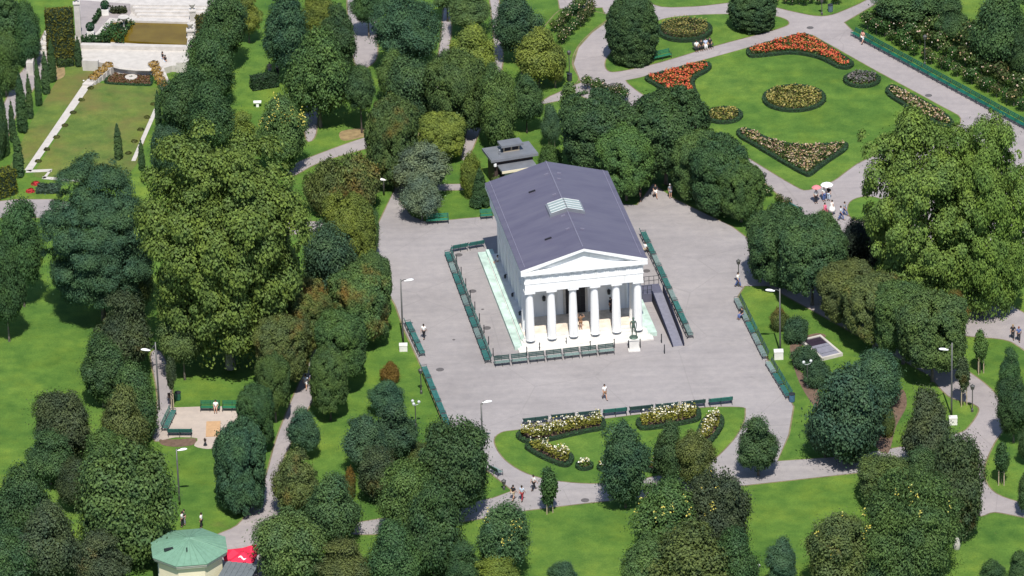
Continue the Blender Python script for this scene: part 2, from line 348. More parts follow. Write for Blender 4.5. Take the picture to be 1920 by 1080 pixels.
proto('sophora',6.3,11,crown_mesh(6.3,11,pr_dome,.95,.19,40,cov=1.5,flat=.45,jit=.08,up=.6,m='leaf_fine',pend=.15,wd=.22,lump=.45,rand=.6,dens=.66,lobe=.2,nlobe=30,shoot=.06))
proto('clip',3.6,6,*[crown_mesh(3.6,6,pr_box,.56,.2,50+i,jit=.06,lump=.42,lobe=.14,nlobe=24,sq=2.7,rand=.6,cov=1.5,up=.4,dens=.85,flat=.75,shoot=.06) for i in range(4)])
proto('egg',2.9,7.5,crown_mesh(2.9,7.5,pr_egg,.38,.17,60,jit=.045,lobe=.06,lump=.4,up=.2,m='leaf_fine',rand=1.0,cov=1.7,shoot=.05))
proto('cone',1.1,3.8,crown_mesh(1.1,3.8,pr_cone,.25,.13,61,taper=1,jit=.04,lobe=.06,m='leaf_fine',cov=2.2,rand=.9))
proto('cypress',.5,4,*[crown_mesh(.5,4,pr_cyp,.17,.11,62+i,taper=1,jit=.1,lobe=.08,m='leaf_fine',cov=2,rand=.9,up=.5) for i in range(2)])
proto('shrub',2.6,3.4,*[crown_mesh(2.6,3.4,pr_dome,.5,.2,70+i,jit=.18,lump=.5,cov=1.35,rand=.8,shoot=.25,dens=.7,flat=.7,lobe=.36,nlobe=12) for i in range(3)])
proto('fine',4.2,8,*[crown_mesh(4.2,8,pr_round,.9,.23,80+i,flat=.42,jit=.17,m='leaf_fine',up=.5,wd=.22,cov=1.35,lump=.45,rand=.7,shoot=.2,dens=.62,lobe=.36,nlobe=18) for i in range(2)])
proto('young',1.0,3,*[crown_mesh(1.0,3,pr_oval,.3,.2,90+i,jit=.3,lump=.5,cov=1.0,dens=.6,rand=.9,shoot=.25) for i in range(2)])
def trunk_mesh(h,r,spread,seed,m,limbs=6):
    rng=random.Random(seed); b=MB()
    b.tube([(0,0,-.1),(0,0,.12*h),(.02,.01,h*.5),(0,.03,h)],[r*1.5,r,r*.82,r*.6],9)
    for i in range(limbs):
        a=i*2.4+rng.random(); z=h*(.62+.06*i/1.0*rng.random()); L=spread*(.4+.25*rng.random())
        p=Vector((0,0,z)); q=p+Vector((math.cos(a)*L*.5,math.sin(a)*L*.5,L*.45)); e=q+Vector((math.cos(a+.3)*L*.4,math.sin(a+.3)*L*.4,L*.5))
        b.tube([p,q,e],[r*.45,r*.3,r*.08],6)
    o=b.build('trunk',m,smooth=True); me=o.data; bpy.data.objects.remove(o); return me
TR={'s':[trunk_mesh(4,.14,1.8,i,M['bark']) for i in range(2)],'p':[trunk_mesh(9,.42,6,5,M['bark_pale'],9)],'d':[trunk_mesh(4,.14,1.8,7,M['bark_dark'])],'y':[trunk_mesh(2.2,.04,.8,8,M['bark_dark'],4)]}
PAL={'D':(.056,.104,.043),'M':(.080,.134,.046),'B':(.055,.106,.058),'Y':(.150,.190,.042),'O':(.098,.130,.045),'R':(.062,.086,.044),'P':(.110,.165,.042),'G':(.084,.140,.048),'X':(.02,.028,.022),'L':(.125,.16,.10)}  # X: near black, a shadowed tree's shade painted into its leaf colour
NT=[0]
NAMES={'plane':'plane_tree','plane_slim':'plane_tree','clip':'clipped_tree','egg':'yew_tree','cone':'yew_bush','cypress':'cypress','shrub':'shrub','young':'sapling'}
def tree(kind,cx,cy,w,h,by,col,label,autumn=0.0,group=None,stakes=0,trunk=None,name=None,cat=None,pods=0):
    pods=pods or (26 if 'catalpa with' in label else 9 if ('pods' in label or 'yellow tips' in label or 'big cluster, upper' in label or 'bushy green' in label) else 0)
    NT[0]+=1; i=NT[0]; rng=random.Random(i*13)
    if kind not in('cypress','cone','egg','young'): by=by or 0; cy+=h*.01; f_=1.07 if kind=='clip' else .99 if kind in('plane','sophora') else .94; w*=f_; h*=f_+.02*(f_<.95)
    R0,H0,vs=PROTO[kind]
    s=ppm(g(cx,by or cy+h*.5))
    se=math.sin(ELEV); ce=math.cos(ELEV)
    r=w/2/s; hh=math.sqrt(max((h/2/s)**2-(r*se)**2,(.45*r)**2))/ce
    clear={'shrub':.0,'cone':.1,'cypress':.15,'egg':.15}.get(kind,.9)
    by=max(by or 0,cy+(hh+clear)*s*ce)
    bx=cx-(by-cy)*UPX/UPY
    base=g(bx,by); zc=(by-cy)/(s*ce)
    nm=name or NAMES.get(kind,'tree')
    t=thing(nm,label,cat or ('shrub' if kind in('shrub','cone') else 'cypress' if kind=='cypress' else 'tree'),base,rng.random()*6.28,group)
    c=bpy.data.objects.new('crown',vs[i%len(vs)]); C.objects.link(c); c.parent=t; c.location=(0,0,zc-hh); c.scale=(r/R0*rng.uniform(.95,1.08),r/R0*rng.uniform(.95,1.08),2*hh/H0)
    k=PAL[col]; v=1+rng.uniform(-.14,.14); j=lambda: v*(1+rng.uniform(-.05,.05)); c.color=(k[0]*j(),k[1]*j(),k[2]*j(),1); c['autumn']=float(autumn)*1.45
    if kind not in('shrub','cypress','cone') or zc-hh>.6:
        tk=trunk or ('p' if kind.startswith('plane') else 'y' if kind=='young' else 's' if rng.random()<.7 else 'd')
        me=TR[tk][i%len(TR[tk])]; th={'p':9,'y':2.2}.get(tk,4); o=bpy.data.objects.new('trunk',me); C.objects.link(o); o.parent=t
        hz=max(zc+hh*.2,.6); q=min(1.6,max(.7,r/3)) if tk!='p' else max(.6,r/8.5)
        if tk=='y': q=1
        o.scale=(q,q,hz/th)
    if pods:
        rg=np.random.default_rng(i); P=[];
        for _ in range(pods):
            d=unit(rg,1)[0]; d[2]=abs(d[2])*.8+.25; d/=np.linalg.norm(d); d[1]=-abs(d[1]); q=d*[r,r,hh]*rg.uniform(.9,1.08); P.append(q+rg.normal(size=(7,3))*[.12,.12,.35])
        P=np.concatenate(P); o=leaf_obj('pods',P+[0,0,zc],rg.normal(size=P.shape)*.5+[0,-.3,.6],rg.uniform(.14,.26,len(P)),M['pod'],t,rng=rg); o.rotation_euler.z=-t.rotation_euler.z; o['kind']='stuff'
    if stakes:
        for a in range(stakes):
            an=a*2*PI/stakes+.5; b=MB(); b.tube([(math.cos(an)*.38,math.sin(an)*.38,-.05),(math.cos(an)*.36,math.sin(an)*.36,2.1)],.05,7); b.build('stake',M['timber'],t)
        b=MB(); n=stakes
        for zz in (1.95,1.5):
            for a in range(n):
                p=[(math.cos(x)*.38,math.sin(x)*.38,zz) for x in (a*2*PI/n+.5,(a+1)*2*PI/n+.5)]; b.tube(p,.03,5)
        b.build('stake_rail',M['timber'],t)
    return t

# ------------------------------------------------------------------ ground, paths, lawns
b=MB(); b.add([(-900,-900,0),(900,-900,0),(900,900,0),(-900,900,0)],[(0,1,2,3)]); ground=b.build('ground',M['grass']); ground['kind']='structure'
def verge(px,z,d):
    P=[g(x,y) for x,y in px]; Q=inset(P,-d); me=bpy.data.meshes.new('verge'); bm=bmesh.new()
    a_=[bm.verts.new((p.x,p.y,z)) for p in P]; c_=[bm.verts.new((p.x,p.y,z)) for p in Q]; n=len(P)
    for i in range(n):
        k=(i+1)%n
        f=bm.faces.new((a_[i],c_[i],c_[k],a_[k])); f.normal_update()
        if f.normal.z<0: f.normal_flip()
    bm.to_mesh(me); bm.free(); me.materials.append(M['verge']); o=bpy.data.objects.new('verge',me); C.objects.link(o); o['kind']='structure'
def inset(pts,d):
    n=len(pts); ar=sum(pts[i].x*pts[(i+1)%n].y-pts[(i+1)%n].x*pts[i].y for i in range(n)); sg=1 if ar>0 else -1; r=[]
    for i in range(n):
        t=(pts[(i+1)%n]-pts[i-1]).normalized(); r.append(Vector((pts[i].x-t.y*d*sg,pts[i].y+t.x*d*sg,0)))
    return r
VZ=[0]
def pth(name,px,z,m='path',sm=True):
    VZ[0]+=1; verge(smooth_px(px) if sm else px,.0005+.00007*VZ[0],.16); return sheet(name,smooth_px(px) if sm else px,z,M[m])
pth('plaza',[(738,360),(712,415),(690,468),(708,515),(742,572),(757,615),(792,690),(832,790),(848,835),(880,865),(918,885),(962,920),(925,934),(850,950),(700,975),(640,985),(640,1002),(700,1002),(860,980),(985,957),(1100,943),(1180,935),(1385,911),(1585,889),(1700,876),(1800,852),(1800,828),(1690,838),(1590,856),(1457,865),(1478,815),(1487,762),(1442,682),(1398,592),(1382,556),(1396,535),(1424,500),(1405,450),(1372,425),(1320,400),(1262,372),(1225,345),(1195,385),(1165,383),(1100,375),(990,400),(870,410),(800,417),(770,405)],.010,'pave',False)
pth('avenue',[(738,364),(768,300),(790,240),(815,150),(826,80),(832,20),(837,-30),(852,-30),(847,20),(844,80),(838,160),(818,240),(786,320),(772,366)],.006)
pth('avenue',[(866,290),(893,190),(920,130),(926,70),(918,-20),(932,-20),(940,70),(940,130),(910,215),(880,290)],.004)
pth('alley_path',[(695,455),(716,505),(660,620),(606,712),(560,800),(528,870),(524,930),(520,975),(480,1012),(430,1030),(400,1008),(445,985),(475,945),(500,890),(520,820),(560,722),(625,590)],.008)
pth('cross_path',[(545,312),(600,288),(690,256),(760,238),(765,258),(695,276),(600,304),(548,330)],.005)
pth('cross_path',[(470,416),(615,416),(700,418),(700,440),(610,438),(470,438)],.005)
pth('cross_path',[(815,346),(880,345),(880,356),(815,357)],.005,'path',False)
pth('north_path',[(655,-25),(700,-25),(706,60),(704,112),(670,126),(656,60)],.005)
pth('north_path',[(570,195),(592,190),(592,250),(575,262)],.005)
pth('west_path',[(283,668),(300,660),(318,700),(322,755),(312,815),(288,822),(296,745)],.006)
sheet('playground_surface',smooth_px([(298,822),(312,770),(330,764),(466,764),(480,790),(470,832),(412,838),(390,842),(364,836),(370,822),(330,820)],3),.012,M['sand'])
pth('west_cross_path',[(-40,382),(30,374),(100,374),(130,380),(130,408),(60,408),(-40,408)],.006,'path',False)
pth('kiosk_forecourt',[(405,1006),(480,985),(520,1000),(520,1100),(400,1100)],.007,'path',False)
# rose garden: one paved field with lawns laid on it
pth('rose_garden_path',[(1010,185),(1090,155),(1076,120),(1085,90),(1110,62),(1140,40),(1130,14),(1050,16),(1040,-40),(1700,-40),(1640,8),(1582,42),(1602,62),(1760,148),(1920,238),(2000,280),(2000,420),(1900,470),(1700,480),(1640,470),(1590,440),(1500,400),(1420,330),(1300,300),(1180,215),(1090,180),(1012,196)],.008,'path',False)
def lawn(px,z=.03,m='grass',sm=True,k=4):
    verge(smooth_px(px,k),.02,.13); return sheet('lawn',smooth_px(px,k) if sm else px,z,M[m])
lawn([(1140,132),(1137,112),(1160,85),(1195,60),(1240,37),(1300,29),(1380,27),(1450,30),(1478,42),(1455,55),(1340,86),(1240,116),(1165,133)])
lawn([(1228,-30),(1228,9),(1300,12),(1380,4),(1430,8),(1490,22),(1540,30),(1580,20),(1640,-10),(1660,-40)])
lawn([(1040,28),(1075,18),(1125,24),(1140,34),(1110,58),(1082,88),(1072,120),(1084,150),(1060,166),(1030,180),(1000,190),(980,120)])
lawn([(1178,156),(1200,146),(1330,110),(1440,80),(1512,66),(1540,76),(1640,132),(1765,200),(1800,222),(1780,245),(1700,270),(1620,300),(1588,320),(1560,340),(1516,356),(1490,348),(1420,306),(1330,250),(1250,205)],k=3)
lawn([(1590,395),(1600,375),(1640,370),(1700,400),(1700,440),(1650,420),(1604,413)])
lawn([(928,830),(940,812),(985,805),(1180,780),(1300,766),(1385,764),(1396,772),(1390,800),(1365,835),(1320,870),(1215,895),(1130,906),(1050,902),(990,888),(948,862)])
pth('east_path',[(1738,690),(1765,668),(1792,682),(1842,716),(1872,748),(1884,795),(1864,830),(1847,868),(1846,898),(1868,926),(1925,946),(1990,965),(1990,985),(1920,970),(1865,960),(1834,964),(1824,900),(1800,845),(1786,818),(1812,806),(1836,772),(1825,757),(1778,742)],.012)
pth('east_alley_path',[(1392,470),(1430,470),(1600,562),(1770,655),(1790,690),(1745,705),(1560,602),(1440,536),(1392,536)],.006,'path',False)
pth('far_east_path',[(1700,540),(1780,538),(1850,548),(1925,590),(1990,620),(1990,700),(1915,652),(1880,636),(1790,625),(1700,580)],.007)
# Empress garden in the far corner
sheet('dry_lawn',[(60,330),(172,155),(300,165),(262,300),(240,330),(130,345)],.016,M['grass_dry'])
sheet('dry_lawn',[(10,330),(60,225),(120,130),(150,118),(185,122),(160,160),(50,318)],.014,M['grass_dry'])
for px in ([(46,319),(58,322),(172,158),(160,152)],[(50,319),(98,317),(97,322),(48,324)],[(90,322),(98,318),(86,334),(78,336)],[(80,331),(150,336),(150,341),(80,336)],[(246,302),(254,302),(296,206),(289,204)]):
    sheet('edging_path',px,.022,M['stone'])
pth('garden_path',[(-30,300),(0,215),(30,150),(60,110),(84,60),(100,50),(106,80),(96,120),(60,170),(30,215),(0,290)],.012)

# ------------------------------------------------------------------ the temple
TH=R(9.06); T0=Vector((7.606,-14.27,0)); TM=Matrix.Translation(T0)@Matrix.Rotation(TH,4,'Z'); TI=TM.inverted()
def tl(px,py,z=0): return TI@g(px,py,z)      # temple coordinates of a surveyed point
tp=thing('temple','white Doric temple with six front columns and a purple grey gabled roof','temple',T0,TH)
L=22.44; W=6.75; ZE=9.31; ZR=11.18; FL=.9
# platform: two mint ledges along the flanks and flights of steps in front
pl=tl(968,664); pr=tl(1235,636); pb=tl(896,479.5)
xl,xr,y0,yb=pl.x,pr.x,min(pl.y,pr.y),pb.y
b=MB()
b.bx(xl,-5.95,y0+.9,yb,-.1,.42,1); b.bx(xl+.85,-5.9,y0+1.9,yb-.2,.42,.75,1)
b.bx(5.95,xr,y0+.9,8.6,-.1,.42,1); b.bx(5.9,xr-.85,y0+1.9,8.6,.42,.75,1)
for i in range(5): b.bx(-6.3-.22*(4-i),6.3+.22*(4-i),y0+.42*i,22.2,-.1+.0*i,.18*(i+1)+.003*i,0)
b.build('stylobate',[M['stone_w'],M['mint']],tp)
b=MB(); b.bx(-6.28,6.28,y0+2.3,6,.903,.925); b.build('porch_floor',simple('sandy_floor',(.66,.575,.48),.8,0,.2,1.3),tp)
YW=6.0
def col(x,y):
    b=MB(); pr=[(.5,FL+.02),(.5,FL+.06)]
    for i in range(9):
        t=i/8; pr.append((.475-.10*t-.0*t+.02*math.sin(t*PI),FL+.06+5.15*t))
    z=FL+5.21; pr+=[(.385,z),(.40,z+.06),(.385,z+.1),(.43,z+.18),(.52,z+.30),(.535,z+.36)]
    n=40; o=len(b.v)
    for r,zz in pr:
        for k in range(n):
            a=2*PI*k/n; f=1-.045*(k%2)*(1 if FL+.05<zz<FL+5.3 else 0); b.v.append(Vector((x+r*f*math.cos(a),y+r*f*math.sin(a),zz)))
    for i in range(len(pr)-1):
        for k in range(n): k2=(k+1)%n; b.f.append([o+i*n+k,o+i*n+k2,o+(i+1)*n+k2,o+(i+1)*n+k]); b.m.append(0)
    b.box((x,y,z+.46),(1.12,1.12,.22))
    return b.build('column',M['white'],tp)
CX=5.764
for i in range(6): col(-CX+i*2*CX/5,.871)
for s in (-1,1): col(s*CX,3.35)
b=MB(); ZC=FL+5.21+.57   # top of the capitals
# cella with antae and flat pilasters on the flanks
b.bx(-5.55,5.55,YW,L-.7,FL-.05,ZC)
cw=b.build('cella_wall',M['white'],tp)
for s in (-1,1):
    for k in range(8):
        y=YW+.36+k*(L-1.45-YW)/7; p=MB(); p.bx(s*5.55-.12,s*5.55+.12,y-.42,y+.42,FL-.04,ZC-.2); p.bx(s*5.55-.17,s*5.55+.17,y-.5,y+.5,ZC-.2,ZC-.002); p.build('pilaster',M['white'],tp)
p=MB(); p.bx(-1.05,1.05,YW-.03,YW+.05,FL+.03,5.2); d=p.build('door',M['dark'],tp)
p=MB(); p.bx(-1.3,-1.05,YW-.14,YW+.05,FL+.03,5.2); p.bx(1.05,1.3,YW-.14,YW+.05,FL+.03,5.2); p.bx(-1.4,1.4,YW-.18,YW+.05,5.2,5.55); p.build('door_frame',M['stone'],d)
p=MB()
for x in (-.55,.0,.55): p.bx(x-.03,x+.03,YW-.05,YW-.03,FL+.1,5.1)
for z in (1.9,2.9,3.9): p.bx(-1.0,1.0,YW-.056,YW-.034,z-.03,z+.03)
p.build('door_grille',M['iron'],d)
# entablature: architrave, taenia, frieze with triglyphs
b=MB(); b.bx(-6.28,6.28,.30,1.44,ZC,ZC+.95); b.bx(-6.28,-5.3,1.44,L-.35,ZC,ZC+.95); b.bx(5.3,6.28,1.44,L-.35,ZC,ZC+.95); b.bx(-6.28,6.28,L-.35,L-.1,ZC,ZC+.95)
b.bx(-6.33,6.33,.25,L-.07,ZC+.95,ZC+1.05); b.build('architrave',M['white'],tp)
b=MB(); b.bx(-6.26,6.26,.32,L-.12,ZC+1.05,ZC+1.95); fr=b.build('frieze',M['white'],tp)
def trig(x,y,rz):
    b=MB(); X=Matrix.Translation((x,y,0))@Matrix.Rotation(rz,4,'Z')
    for q in (-.2,0,.2): b.box((q,0,ZC+1.45),(.15,.07,.82),0,0,X)
    b.box((0,0,ZC+1.899),(.6,.074,.08),0,0,X); b.build('triglyph',M['white'],fr)
for k in range(11): trig(-5.95+k*1.19,.285,0)
for s in (-1,1):
    for k in range(19): trig(s*6.29,.7+k*1.17,PI/2)
# cornice under the eaves
ZK=ZC+1.95
b=MB(); b.bx(-6.5,6.5,.12,L-.05,ZK,ZK+.14); b.bx(-W+.02,W-.02,-.06,L+.02,ZK+.14,ZE-.06); cor=b.build('cornice',M['white'],tp)
for k in range(20): b=MB(); b.bx(-6.3+k*.663-.14,-6.3+k*.663+.14,-.0,.118,ZK+.02,ZK+.138); b.build('mutule',M['white'],cor)
# tympanum and raking cornice
sl=(ZR-ZE)/W
b=MB(); b.add([(-W+.5,.42,ZE-.06),(W-.5,.42,ZE-.06),(0,.42,ZR-.2),(-W+.5,.7,ZE-.06),(W-.5,.7,ZE-.06),(0,.7,ZR-.2)],[(0,1,2),(5,4,3),(0,3,4,1),(1,4,5,2),(2,5,3,0)]); b.build('tympanum',M['white'],tp)
b=MB()
for s in (-1,1):
    vs=[]
    for y in (-.08,.5): vs+=[(s*W,y,ZE-.055),(s*W,y,ZE+.12),(0,y,ZR+.12),(0,y,ZR-.16),(s*(W-.9),y,ZE-.055)]
    f=[(0,1,2,3,4),(9,8,7,6,5),(0,5,6,1),(1,6,7,2),(2,7,8,3),(3,8,9,4),(4,9,5,0)]
    if s>0: f=[q[::-1] for q in f]
    b.add(vs,f)
    vs=[]
    for y in (.12,.41): vs+=[(s*(W-.95),y,ZE-.05),(0,y,ZR-.165),(0,y,ZR-.42),(s*(W-1.75),y,ZE-.05)]
    f=[(0,1,2,3),(7,6,5,4),(0,4,5,1),(1,5,6,2),(2,6,7,3),(3,7,4,0)]
    if s>0: f=[q[::-1] for q in f]
    b.add(vs,f)
b.build('raking_cornice',M['white'],tp)
# roof
b=MB()
for s in (-1,1):
    vs=[(s*W,.5,ZE-.05),(s*W,L,ZE-.05),(0,L,ZR-.05),(0,.5,ZR-.05),(s*W,.5,ZE+.04),(s*W,L,ZE+.04),(0,L,ZR+.04),(0,.5,ZR+.04)]
    f=[(0,3,2,1),(4,5,6,7),(0,1,5,4),(1,2,6,5),(2,3,7,6),(3,0,4,7)]
    if s<0: f=[q[::-1] for q in f]
    b.add(vs,f)
    vs=[(s*W,-.05,ZE+.122),(s*W,.5,ZE+.122),(0,.5,ZR+.122),(0,-.05,ZR+.122),(s*W,-.05,ZE+.15),(s*W,.5,ZE+.15),(0,.5,ZR+.15),(0,-.05,ZR+.15)]
    b.add(vs,f)
rf=b.build('roof',M['roof'],tp)
b=MB(); b.add([(-W+.4,L-.25,ZE-.05),(W-.4,L-.25,ZE-.05),(0,L-.25,ZR-.06),(-W+.4,L-.05,ZE-.05),(W-.4,L-.05,ZE-.05),(0,L-.05,ZR-.06)],[(0,1,2),(5,4,3),(0,3,4,1)]); b.build('rear_gable',M['white'],tp)
tin=simple('ridge_metal',(.2,.19,.25),.45,.1)
b=MB(); b.tube([(0,.45,ZR+.06),(0,L,ZR+.06)],.06,6); b.build('ridge_cap',tin,rf)
b=MB()
for s in (-1,1):
    b.tube([(s*(W-.55),.5,ZE+.55*sl+.06),(s*(W-.55),L,ZE+.55*sl+.06)],.045,6)
b.build('snow_rail',tin,rf)
def on_roof(x,y,dz=0): return Vector((x,y,ZR-abs(x)*sl+.04+dz))
for x,y in ((-2.55,16.6),(-2.9,4.9)):
    b=MB(); p=on_roof(x,y); X=Matrix.Translation(p)@Matrix.Rotation(-math.atan(sl),4,'Y'); b.box((0,0,.06),(.75,.16,.16),0,0,X); b.build('roof_vent',M['dark'],rf)
for x,y in ((-.5,19.4),(.9,19.6),(-.55,14.2),(-.6,8.8),(-.7,5.6),(.8,5.3),(.6,18.0)):
    b=MB(); p=on_roof(x,y); X=Matrix.Translation(p)@Matrix.Rotation(math.copysign(math.atan(sl),x),4,'Y'); b.box((0,0,.05),(.42,.1,.1),0,0,X); b.build('roof_hook',tin,rf)
# saddle skylight
b=MB(); ya,yc=9.5,12.2; hx=1.72
for s in (-1,1):
    vs=[]
    for y in (ya,yc): vs+=[tuple(on_roof(0,y,-.02)),tuple(on_roof(s*(hx+.18),y,-.02)),tuple(on_roof(s*(hx+.18),y,.28)),tuple(on_roof(0,y,.28))]
    f=[(0,1,2,3),(7,6,5,4),(0,4,5,1),(1,5,6,2),(2,6,7,3),(3,7,4,0)]
    if s<0: f=[q[::-1] for q in f]
    b.add(vs,f)
skl=b.build('skylight',M['tin'],tp)
for s in (-1,1):
    b=MB()
    for i in range(4):
        y1=ya+.2+i*.6; y2=y1+.54
        vs=[]
        for y,hz in ((y1,.33),(y2,.33)): vs+=[tuple(on_roof(s*.06,y,hz)),tuple(on_roof(s*hx,y,hz))]
        f=[(0,1,3,2)]
        if s<0: f=[q[::-1] for q in f]
        b.add(vs,f)
    b.build('skylight_pane',M['glass'],skl)
    b=MB()
    for i in range(5):
        y=ya+.17+i*.6; b.tube([tuple(on_roof(s*.04,y,.36)),tuple(on_roof(s*hx,y,.36))],.05,6)
    b.build('skylight_bar',M['lampw2'],skl)
# black wall lamps
def wall_lamp(px,py,x):
    q=None
    for z in np.linspace(1.2,6,200):
        t=tl(px,py,z)
        if q is None or abs(t.x-x)<abs(q[0].x-x): q=(t,z)
    t,z=q; p=MB(); p.lathe([(.04,-.22),(.11,-.18),(.14,.14),(.05,.24)],8,(x+(-.22 if x<0 else .22),t.y,z)); p.bx(min(x,x+(-.22 if x<0 else .22)),max(x,x+(-.22 if x<0 else .22)),t.y-.04,t.y+.04,z+.2,z+.26); p.build('wall_lamp',M['iron'],tp)
for a,c in ((941.5,519),(956,553.5),(970.5,588)): wall_lamp(a,c,-5.68)
for x,z in ((-3.4,3.1),(3.6,3.1)):
    p=MB(); p.lathe([(.05,-.3),(.16,-.25),(.2,.2),(.06,.32)],8,(x,YW-.25,z)); p.bx(x-.04,x+.04,YW-.25,YW,z+.2,z+.26); p.build('wall_lamp',M['iron'],tp)
# ramp on the right flank
ra,rb,rc_=tl(1212,566,.9),tl(1262,650,0),tl(1281,648,0)
rx0,rx1=rb.x,rc_.x; ry0=rb.y; ry1=8.6
rm=thing('access_ramp','dark sided ramp rising along the right flank of the temple','ramp',T0,TH)
b=MB(); b.add([(rx0,ry0,.02),(rx1,ry0,.02),(rx1,ry1,1.0),(rx0,ry1,1.0),(rx0,ry0,-.1),(rx1,ry0,-.1),(rx1,ry1,-.1),(rx0,ry1,-.1)],[(0,1,2,3),(0,4,5,1),(1,5,6,2),(2,6,7,3),(3,7,4,0)]); b.build('ramp_deck',simple('ramp_surface',(.185,.185,.23),.6),rm)
b=MB(); b.bx(xr-.02,rx1,ry1,ry1+2.2,-.1,1.0); slate=simple('slate_panel',(.014,.017,.034),.6,spec=.15); b.build('landing',simple('landing_surface',(.10,.10,.14),.6),rm)
for x,k in ((rx0-.05,.3),(rx1+.05,1)):
    b=MB(); vs=[]
    for q in (x-.06,x+.06): vs+=[(q,ry0-.1,-.1),(q,ry0-.1,.05+.3*k),(q,ry0+1,.13+.82*k),(q,ry1,1.0+.9*k),(q,ry1,-.1)]
    b.add(vs,[(0,1,2,3,4)[::-1],(5,6,7,8,9),(0,5,6,1)[::-1],(1,6,7,2)[::-1],(2,7,8,3)[::-1],(3,8,9,4)[::-1]]); b.build('ramp_parapet',slate,rm)
for yy,x1,n in ((ry1+2.2,rx1,5),(ry1+.03,rx0-.1,3)):
    b=MB()
    for z in (1.45,1.95): b.tube([(xr,yy,z),(x1,yy,z)],.03,6)
    for x in np.linspace(xr+.1,x1,n): b.tube([(x,yy,.95),(x,yy,1.97)],.03,6)
    b.build('railing',M['iron'],rm)

# ------------------------------------------------------------------ benches
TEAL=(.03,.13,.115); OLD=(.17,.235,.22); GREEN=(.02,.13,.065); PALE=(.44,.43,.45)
bn=thing('park_bench','','bench',(0,0,-50))
LB=2.4
b=MB()
for k in range(4): b.bx(-LB/2,LB/2,-.42+.13*k,-.42+.13*k+.105,.42,.455)
b.build('seat',M['slat'],bn)
b=MB()
for k,(z0,z1) in enumerate(((.52,.63),(.66,.77),(.80,.92))): b.bx(-LB/2,LB/2,.15+.04*k,.185+.04*k,z0,z1)
b.build('backrest',M['slat'],bn)
for x in (-LB/2+.08,0,LB/2-.08):
    b=MB(); b.tube([(x,-.42,0),(x,-.38,.41),(x,.1,.41),(x,.28,.93)],.032,6); b.tube([(x,.06,.41),(x,.24,0)],.032,6)
    if x: b.tube([(x,-.40,.41),(x,-.40,.64),(x,.2,.66)],.025,6)
    b.build('leg',M['iron'],bn)
BN=[0]
ORD=['first','second','third','fourth','fifth','sixth','seventh','eighth','ninth','tenth','eleventh','twelfth','thirteenth','fourteenth','fifteenth','sixteenth','seventeenth','eighteenth','nineteenth','twentieth']
def bench(p0,p1,col,label,group,face):
    a,c=g(*p0),g(*p1); d=c-a; n=Vector((d.y,-d.x,0)).normalized()
    if face is not None:
        fp=g(*face)
        if (fp-a).dot(n)<0: n=-n
    rz=math.atan2(n.x,-n.y)     # local -Y faces n
    o=dup(bn,(a+c)/2,rz,label,group,(d.length/LB,1.08,1.08)); BN[0]+=1
    for k in [x for x in C.objects if x.parent==o]:
        if k.name.split('.')[0] in('seat','backrest'):
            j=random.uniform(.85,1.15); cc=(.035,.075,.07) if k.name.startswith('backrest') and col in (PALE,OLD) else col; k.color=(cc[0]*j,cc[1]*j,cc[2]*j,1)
    return o
def row(p0,p1,n,face,cols,lab,group,gap=.05):
    p0,p1=np.array(p0,float),np.array(p1,float)
    for i in range(n):
        a=p0+(p1-p0)*(i+gap)/n; c=p0+(p1-p0)*(i+1-gap)/n
        bench(a,c,cols[i%len(cols)],lab.replace('#',ORD[i]),group,face)
row((841,478),(918,683),10,(780,600),[TEAL,OLD,TEAL],"# bench from the temple's rear along the row left of the temple",'benches on the left flank of the temple')
row((847,474),(909,463),2,(860,430),[TEAL],'# bench from the corner in the short row by the temple rear','benches behind the temple')
row((925,686),(1153,661),7,(1040,740),[OLD],'# weathered bench from the left in front of the temple steps','benches in front of the temple')
row((1203,441),(1293,637),9,(1400,520),[TEAL,TEAL,OLD],'# teal bench from the rear along the ramp side of the temple','benches on the right flank of the temple')
row((762,610),(790,671),3,(880,640),[TEAL],'# bench from the top in the upper row on the left plaza edge','benches on the left plaza edge')
row((792,694),(838,806),5,(900,740),[TEAL],'# bench from the top in the lower row on the left plaza edge','benches on the left plaza edge')
row((978,799),(1030,793),1,(1000,740),[PALE],'pale bench at the left end of the row above the rose island','benches above the rose island')
row((1031,792),(1325,762),6,(1150,700),[PALE,PALE,TEAL,PALE,OLD,PALE],'# bench after the pale end bench above the rose island','benches above the rose island')
row((1327,762),(1376,757),1,(1350,700),[TEAL],'teal bench at the right end of the row above the rose island','benches above the rose island')
row((1383,565),(1438,676),5,(1300,620),[OLD,OLD,TEAL],'# bench from the top in the upper row on the right plaza edge','benches on the right plaza edge')
row((1442,684),(1482,750),3,(1350,720),[OLD,TEAL,TEAL],'# bench from the top in the lower row on the right plaza edge','benches on the right plaza edge')
row((797,419),(844,416),1,(820,470),[(.03,.17,.11)],'green bench under the grey leaved tree at the plaza edge','benches behind the temple')
row((899,410),(925,408),1,(910,450),[(.03,.17,.11)],'green bench half hidden by the left rear corner of the temple','benches behind the temple')
row((374,769),(456,769),2,(415,800),[GREEN],'# green bench from the left along the top of the playground','playground benches')
row((306,812),(324,774),1,(400,790),[TEAL],'green bench on the left side of the playground','playground benches')
row((312,818),(363,818),1,(340,780),[TEAL],'green bench along the lower edge of the playground','playground benches')
row((1219,115),(1259,106),1,(1260,140),[GREEN],'bright green bench beside the big clipped yew','rose garden benches')
row((1298,96),(1337,87),1,(1330,110),[(.05,.06,.06)],'bench with a row of seated visitors in the rose garden','rose garden benches')
row((1600,66),(1926,242),18,(1600,160),[(.012,.12,.075),(.010,.105,.08)],'# bench from the top in the long row below the rose border','long bench row by the rose border',.03)
